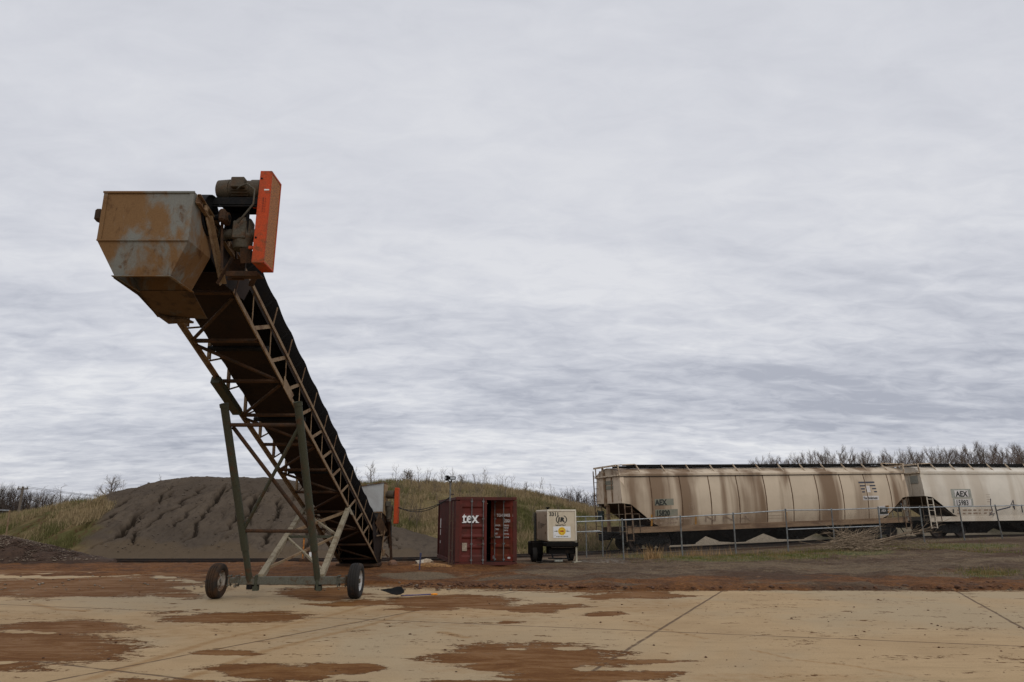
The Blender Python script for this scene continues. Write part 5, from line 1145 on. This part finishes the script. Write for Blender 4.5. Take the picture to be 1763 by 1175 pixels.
def s_edge(r_):
    x = r_.uniform(-3, 24); y = 18.6+.75+r_.randn()*.42; return x, y, float(ground_z(x, y))+.05
tag(rocks(1300, s_edge, .02, .10, 6, 'earth_clods', cldm), None, None, kind='stuff')
def s_slab(r_):
    while True:
        x = r_.uniform(-14, 12); y = r_.uniform(9, 19); return x, y, 0.0
tag(rocks(420, s_slab, .006, .028, 9, 'grit', cldm), None, None, kind='stuff')
def s_mound(r_):
    while True:
        x = r_.uniform(-31, -6); y = 39.3+9*r_.rand(); z = float(MZ[min(int(np.searchsorted(my, y)), len(my)-1), min(int(np.searchsorted(mx, x)), len(mx)-1)])
        if z > -.1 and x > -.5625*y-.5: return x, y, z-.01
tag(rocks(1500, s_mound, .015, .075, 19, 'mound_stones', weather('grey_clods', (.16, .13, .10), (.085, .064, .046), 1.2, .4, .6, .95)), None, None, kind='stuff')
# gravel heap at the left
GPC = Vector((-22.6, 31.6, -.05))
def gp_z(x, y): r_ = np.sqrt(((x-GPC.x)/5.3)**2+((y-GPC.y)/2.6)**2); return GPC.z-.12+1.22*np.clip(1-r_, -.1, 1)**.95*1.0 if np.isscalar(r_) else GPC.z-.12+1.22*np.maximum(1-r_, -.1)
X, Y = np.meshgrid(np.arange(-28, -17, .12), np.arange(28.8, 34.5, .12)); Z = gp_z(X, Y)+(fbm(X*1.5, Y*1.5, 3, 4)-.5)*.22
Z = np.where(gp_z(X, Y) < -.1, Z-.3, Z)
gpo = grid_mesh('gravel_pile', X-GPC.x, Y-GPC.y, Z-GPC.z, weather('dark_red_gravel', (.036, .019, .011), (.055, .030, .017), 5, .4, .6, .95)); gpo.location = GPC
tag(gpo, 'low dark heap of red soil topped with pale stones at the left edge', 'gravel pile')
def s_gp(r_):
    while True:
        x = GPC.x+r_.uniform(-5, 5.2); y = GPC.y+r_.uniform(-2.4, 2.4); z = float(gp_z(np.array([x]), np.array([y]))[0]); 
        if z > .02 and (z > .48 or r_.rand() < .15 or (x > GPC.x+1.8 and y < GPC.y)): return x, y, z+.02
ro = rocks(3400, s_gp, .02, .06, 12, 'stones', weather('dusty_grey_stones', (.20, .155, .115), (.06, .036, .024), .9, .45, .60, .9), gpo, tuple(GPC)); ro['kind'] = 'stuff'

# ------------------------------------------------------------------ branches, trees, saplings
def tree_geo(seed, h, spread=.5, trunk=.10, lev=3, nb=(9, 6, 5), up=.25, base=.18, wob=.12):
    r_ = random.Random(seed); tm, bm_ = MB(), MB()
    def axis(p, d, L_, n_, bend, grav):
        pts = [p]; d = d.normalized()
        for i in range(n_):
            d = (d+Vector((r_.uniform(-1, 1), r_.uniform(-1, 1), r_.uniform(-.7, .9)))*bend+Vector((0, 0, grav))).normalized(); p = p+d*(L_/n_); pts.append(p)
        return pts, d
    def branch(p, d, L_, r, level):
        pts, dd = axis(p, d, L_, 3 if level < lev else 2, .22, up*.35)
        rs = [r*(1-.75*i/(len(pts)-1)) for i in range(len(pts))]; bm_.path(pts, rs, 3, caps=False)
        if level >= lev: return
        for k in range(nb[level]):
            t = .25+.75*(k+r_.random())/nb[level]; i = min(int(t*(len(pts)-1)), len(pts)-2); q = pts[i].lerp(pts[i+1], t*(len(pts)-1)-i)
            ax = (pts[i+1]-pts[i]).normalized(); side = ax.cross(Vector((r_.uniform(-1, 1), r_.uniform(-1, 1), r_.uniform(-1, 1)))).normalized()
            branch(q, ax*.8+side*r_.uniform(.5, 1.0)+Vector((0, 0, up*.5)), L_*r_.uniform(.35, .6), max(r*.5*(1-.4*t), .0045), level+1)
    pts, d = axis(Vector((0, 0, -.2)), Vector((r_.uniform(-.1, .1), r_.uniform(-.1, .1), 1)), h*.96, 7, wob, .2)
    tm.path(pts, [trunk*(1-.85*i/7)+.008 for i in range(8)], 6)
    for k in range(nb[0]):
        t = base+(1-base)*(k+r_.random())/nb[0]; t = min(t, .985); i = min(int(t*7), 6); q = pts[i].lerp(pts[i+1], t*7-i); a = r_.uniform(0, 6.283)
        branch(q, Vector((math.cos(a), math.sin(a), r_.uniform(.35, 1.0))), h*spread*(1.05-.65*t)*r_.uniform(.7, 1.15), trunk*.5*(1-.6*t)+.006, 1)
    return tm, bm_
def tree_proto(name, label, cat, seed, h, wood, twig, group, thick=1, **kw):
    t = thing(name, label, cat, (0, 0, 0), 0, group, local=True); tm, bm_ = tree_geo(seed, h, **kw)
    tm.build('trunk', wood, t); bm_.build('branches', twig, t); return t
class Wood:
    def __init__(s, protos): s.p = protos; s.used = [False]*len(protos); s.i = 0
    def put(s, x, y, z, sc, rz, label=None, idx=None):
        k = s.i % len(s.p) if idx is None else idx; s.i += 1
        if not s.used[k]:
            s.used[k] = True; o = s.p[k]; o.location = (x, y, z); o.rotation_euler = (0, 0, rz); o.scale = (sc,)*3
            if label: o['label'] = label
            return o
        return dup(s.p[k], (x, y, z), rz, sc, label)
rt = random.Random(23)
lbl = 'bare brown tree in the dense woods rising behind the hopper cars'
woods = Wood([tree_proto('bare_tree', lbl, 'tree', 100+k, 9.0, M['wood'], M['wood'] if k % 2 else weather('reddish_twig%d' % k, (.115, .082, .064), (.155, .115, .092), 4), 'bare trees behind the hopper cars', spread=.30, trunk=.10, nb=(22, 9, 7), up=.6, base=.06) for k in range(5)])
for k in range(150):
    px_ = 1285+(k+rt.uniform(-.5, .5))*3.4; Yd = rt.uniform(64, 84); top = np.interp(px_, [1285, 1350, 1440, 1500, 1560, 1640, 1700, 1780], [793, 781, 772, 780, 772, 764, 764, 768])+rt.uniform(0, 17)
    p = at_y(px_, top, Yd); z0 = float(hill_z(p.x, Yd)); woods.put(p.x, Yd, z0, (p.z-z0)/9.0, rt.uniform(0, 6.28))
lbl2 = 'dark bare tree in the distant thicket between the hill and the hopper car'
thk = Wood([tree_proto('thicket_tree', lbl2, 'tree', 200+k, 5.0, M['woodd'], weather('grey_twig%d' % k, (.045, .037, .035), (.068, .055, .050), 4), 'thicket trees right of the hill', spread=.45, trunk=.09, nb=(14, 7, 5), up=.3, base=.10) for k in range(2)])
for k in range(36):
    px_ = 948+k*2.8+rt.uniform(-3, 3); Yd = rt.uniform(84, 100); p = at_y(px_, np.interp(px_, [945, 985, 1010, 1050], [856, 842, 848, 850])+rt.uniform(-2, 8), Yd); z0 = float(hill_z(p.x, Yd)); thk.put(p.x, Yd, z0, max(.35, (p.z-z0)/5.0), rt.uniform(0, 6.28))
lbl3 = 'dark bare tree in the far woods beyond the left slope'
lw = Wood([tree_proto('far_tree', lbl3, 'tree', 300+k, 7.0, M['woodd'], M['woodd'], 'far trees on the left horizon', spread=.5, trunk=.13, nb=(15, 7, 5), up=.25, base=.08) for k in range(2)])
for k in range(70):
    px_ = -30+k*2.7+rt.uniform(-3, 3); Yd = rt.uniform(88, 105); p = at_y(px_, np.interp(px_, [-30, 0, 25, 45, 90, 130, 160], [846, 840, 843, 850, 853, 857, 858])+rt.uniform(-2, 7), Yd); z0 = float(hill_z(p.x, Yd)); lw.put(p.x, Yd, z0-.3, max(.3, (p.z-z0+.3)/7.0), rt.uniform(0, 6.28))
lbl5 = 'low bare bush at the foot of the woods behind the hopper cars'
bsh = Wood([tree_proto('bare_bush', lbl5, 'bush', 250+k, 3.6, M['woodd'], M['woodd'], 'bare bushes behind the hopper cars', spread=.55, trunk=.05, nb=(18, 8, 6), up=.25, base=.0) for k in range(2)])
for k in range(60):
    px_ = 1060+k*12.5+rt.uniform(-5, 5); Yd = rt.uniform(62, 66); d_ = ray(px_, 880); x = d_.x/d_.y*Yd; bsh.put(x, Yd, float(hill_z(x, Yd))-.2, rt.uniform(.7, 1.15)*(1 if px_ > 1230 else .6), rt.uniform(0, 6.28))
# single trees on the skyline of the hill
def lone(px_, py_top, Yd, name, label, cat, seed, group=None, wood='wood', **kw):
    p = at_y(px_, py_top, Yd); z0 = land_z(p.x, Yd); t = tree_proto(name, label, cat, seed, p.z-z0, M[wood], M[wood], group, **kw); t.location = (p.x, Yd, z0)
lone(195, 823, 60, 'round_bare_tree', 'rounded bare tree on the left skyline beside the dirt mound', 'tree', 41, spread=.75, trunk=.09, nb=(15, 8, 6), up=.1, base=.03)
lone(702, 809, 63, 'round_bare_tree', 'wide rounded bare tree on the hill crest right of the conveyor', 'tree', 42, spread=.75, trunk=.10, nb=(16, 8, 6), up=.1, base=.05)
lone(642, 794, 56, 'thin_bare_tree', 'tall thin bare tree just right of the conveyor truss', 'tree', 43, spread=.42, trunk=.05, nb=(10, 5, 3), up=.2, base=.25)
lone(795, 817, 62, 'small_bare_tree', 'small bare tree on the crest above the red container', 'tree', 44, spread=.55, trunk=.06, nb=(12, 7, 5), up=.2, base=.1)
lone(117, 832, 66, 'small_bare_tree', 'sparse bare tree standing left of the rounded tree on the left skyline', 'tree', 45, spread=.5, trunk=.05, nb=(9, 5, 3), up=.2, base=.2)
lone(78, 838, 70, 'small_bare_tree', 'sparse leaning bare tree just right of the utility pole', 'tree', 47, spread=.4, trunk=.05, nb=(8, 5, 3), up=.2, base=.3)
lone(905, 826, 58, 'small_bare_tree', 'slender bare tree on the hill above the generator', 'tree', 46, spread=.42, trunk=.045, nb=(10, 5, 3), up=.3, base=.2)
lbl4 = 'thin leafless sapling growing on the grassy hill'
sap = Wood([tree_proto('sapling', lbl4, 'sapling', 400+k, 2.2, M['wood'], M['wood'], 'leafless saplings on the grassy hill', spread=.42, trunk=.022, nb=(9, 4, 3), up=.35, base=.15) for k in range(4)])
for k in range(125):
    px_ = rt.uniform(605, 1030) if k < 115 else rt.uniform(140, 330); Yd = rt.uniform(44, 58) if k % 4 else rt.uniform(57, 61)
    if k >= 115: Yd = 57
    d_ = ray(px_, 870); x = d_.x/d_.y*Yd; sap.put(x, Yd, land_z(x, Yd)-.05, rt.uniform(.35, .85), rt.uniform(0, 6.28))
# utility pole far to the left
p = at_y(40, 838, 75); z0 = float(hill_z(p.x, 75)); up_ = thing('utility_pole', 'wooden utility pole with one crossarm on the left horizon', 'utility pole', (p.x, 75, z0))
MB().tube((p.x, 75, z0-.3), (p.x, 75, p.z), .15, .11, 10).build('pole', M['pole'], up_, True)
mb = MB(); mb.box((p.x, 75, p.z-.25), (1.15, .12, .14)); mb.build('crossarm', M['pole'], up_)
for dx in (-.5, 0, .5):
    MB().lathe((p.x+dx, 75, p.z-.18), (0, 0, 1), [(0, .05), (.16, .06), (.2, 0)], 8).build('insulator', M['galvd'], up_)
mb = MB()
for dx in (-.5, .5): mb.path([Vector((p.x+dx, 75, p.z-.02)).lerp(Vector((p.x+dx+26, 92, p.z-.8)), t)-Vector((0, 0, 1.0*4*t*(1-t))) for t in np.linspace(0, 1, 12)], .016, 4)
mb.build('wires', M['cable'], up_)
# brush pile
BP = on_fence(1455, 944); BP = Vector((BP.x+.25, BP.y-1.3, float(ground_z(BP.x, BP.y-1.3)))); rb = random.Random(7); mb = MB()
def twig(p, d, L_, r, lev):
    pts = [p]
    for i in range(4): d = (d+Vector((rb.uniform(-1, 1), rb.uniform(-1, 1), rb.uniform(-1, .8)))*.16).normalized(); q = pts[-1]+d*(L_/4); q.z = max(q.z, BP.z+.02); pts.append(q)
    mb.path(pts, [r*(1-.2*i) for i in range(5)], 4 if r < .02 else 6)
    if lev: 
        for _ in range(rb.randint(2, 4)): i = rb.randint(1, 3); twig(pts[i], d+Vector((rb.uniform(-1, 1), rb.uniform(-1, 1), rb.uniform(-.4, .8)))*.7, L_*rb.uniform(.3, .6), r*.5, lev-1)
for k in range(135):
    u_ = rb.gauss(0, .5); hh = max(0, .75*(1-abs(u_)/1.9))*rb.random(); p = BP+Vector((u_-.5, rb.gauss(0, .45), hh*.9+.03))
    side = 1 if rb.random() < .68 else -1; twig(p-Vector((side*.5, 0, 0)), Vector((side, rb.uniform(-.5, .5), rb.uniform(-.25, .5))), rb.uniform(.8, 1.9), rb.choice((.009, .012, .016, .026)), 1)
for k in range(16): twig(BP+Vector((.5, rb.uniform(-.5, .3), rb.uniform(.1, .5))), Vector((1, rb.uniform(-.3, .2), rb.uniform(-.12, .28))), rb.uniform(1.6, 3.3), .018, 2)
for k in range(14): twig(BP+Vector((rb.uniform(-1.3, .4), rb.uniform(-.5, 0), .25)), Vector((rb.uniform(-.4, .9), rb.uniform(-.2, .3), 1)), rb.uniform(.6, 1.15), .010, 1)
tag(mb.build('brush_pile', M['brush'], origin=BP), 'tangled heap of dead grey branches in front of the fence', 'brush pile')

# ------------------------------------------------------------------ grass
def tufts(name, pts, hmin, hmax, blades, wid, seed, mat, lean=.35):
    r_ = np.random.RandomState(seed); P = np.repeat(np.asarray(pts), blades, 0); n = len(P)
    P = P+np.stack([r_.randn(n)*.10, r_.randn(n)*.10, np.zeros(n)], -1); h = hmin+(hmax-hmin)*r_.rand(n)**1.5; a = r_.rand(n)*6.283; l = lean*h*(.3+r_.rand(n)); b = r_.rand(n)*6.283
    wx, wy = np.cos(a)*wid, np.sin(a)*wid; z = np.zeros(n)
    tip = P+np.stack([np.cos(b)*l, np.sin(b)*l, h], -1); V = np.stack([P-np.stack([wx, wy, z], -1), P+np.stack([wx, wy, z], -1), tip], 1).reshape(-1, 3)
    tone = np.repeat(np.repeat(r_.rand(len(pts)), blades)*.6+r_.rand(n)*.4, 3)
    return tag(tri_mesh(name, V, np.arange(3*n).reshape(-1, 3), mat, dict(tone=tone)), None, None, kind='stuff')
def grass_mat(name, dry, dry2, green, sc, a, b):
    m = NT(name); t = m.attr('tone'); col = m.mix(t, dry, dry2); n = m.noise(sc, 4, .6, .4); f = m.math('ADD', n, m.math('MULTIPLY', m.math('SUBTRACT', t, .5), .22))
    return m.done(m.mix(m.rng(f, a, b), col, green), .9, spec=.1)
gm = grass_mat('hill_grass', (.35, .265, .15), (.21, .155, .085), (.115, .112, .040), .16, .46, .58)
rn = np.random.RandomState(3); pts = []
while len(pts) < 26000:
    k = 4000; y = 39.8+24*rn.rand(k)**1.2; x = (rn.rand(k)*1.1-.56)*y*1.5; ok = np.ones(k, bool)
    mz, _ = mound_z(x, y, False); hz = hill_z(x, y); gz = ground_z(x, y); onm = (mz > hz) & (x > -36) & (x < -2.6); tf_ = -.5625*y-.5-x+(fbm(x*.5, y*.5, 67, 4)-.5)*4 > .2; ok &= ~(onm & ~tf_); hz = np.where(onm, mz, hz); ok &= (x < 30) & (hz > gz-.05) & ~((x > 6.5) & (y < 53))
    ok &= ~((x < -22) & (y < 45) & (fbm(x*.3, y*.3, 91, 3) < .46)); ok &= (fbm(x*.5, y*.5, 93, 3) > .36)
    pts += list(np.stack([x, y, hz-.03], -1)[ok])
tufts('hill_grass', pts, .12, .55, 7, .022, 5, gm)
ym = grass_mat('yard_grass', (.27, .19, .085), (.16, .11, .048), (.10, .115, .026), 1.1, .40, .58); pts = []
for (cx_, cy_, rx_, ry_, n_) in ((1240, 962, 160, 7, 900), (1370, 958, 100, 8, 700), (1650, 938, 190, 6, 900), (1700, 988, 60, 7, 350), (1120, 958, 70, 6, 200), (1480, 950, 110, 9, 450), (90, 955, 120, 6, 300), (175, 945, 60, 8, 200)):
    for _ in range(n_):
        px_, py_ = cx_+rn.randn()*rx_*.5, cy_+rn.randn()*ry_*.5
        q = at_z(px_, py_, 0)
        for _k in range(4): q = at_z(px_, py_, min(float(ground_z(q.x, q.y)), 1.2))
        if 19 < q.y < 42: pts.append((q.x, q.y, float(ground_z(q.x, q.y)+ground_bump(q.x, q.y))-.02))
tufts('yard_grass', pts, .04, .20, 6, .012, 8, ym)
sm = grass_mat('straw', (.42, .27, .13), (.30, .19, .09), (.35, .22, .10), 2, .5, .6)
c_ = on_fence(1117, 961)-FN*.3; tf = [(c_.x+rn.randn()*.16, c_.y+rn.randn()*.16, float(ground_z(c_.x, c_.y))-.02) for _ in range(22)]
o = tufts('dry_grass_clump', tf, .25, .75, 7, .014, 4, sm, .5); del o['kind']; tag(o, 'straw coloured dry grass clump below the first fence post', 'grass clump')
c_ = on_fence(1183, 958); tf = [(c_.x+rn.randn()*1.6, c_.y-.1+rn.randn()*.08, float(ground_z(c_.x, c_.y))) for _ in range(60)]
tufts('fence_weeds', tf, .15, .65, 4, .010, 6, sm, .3)
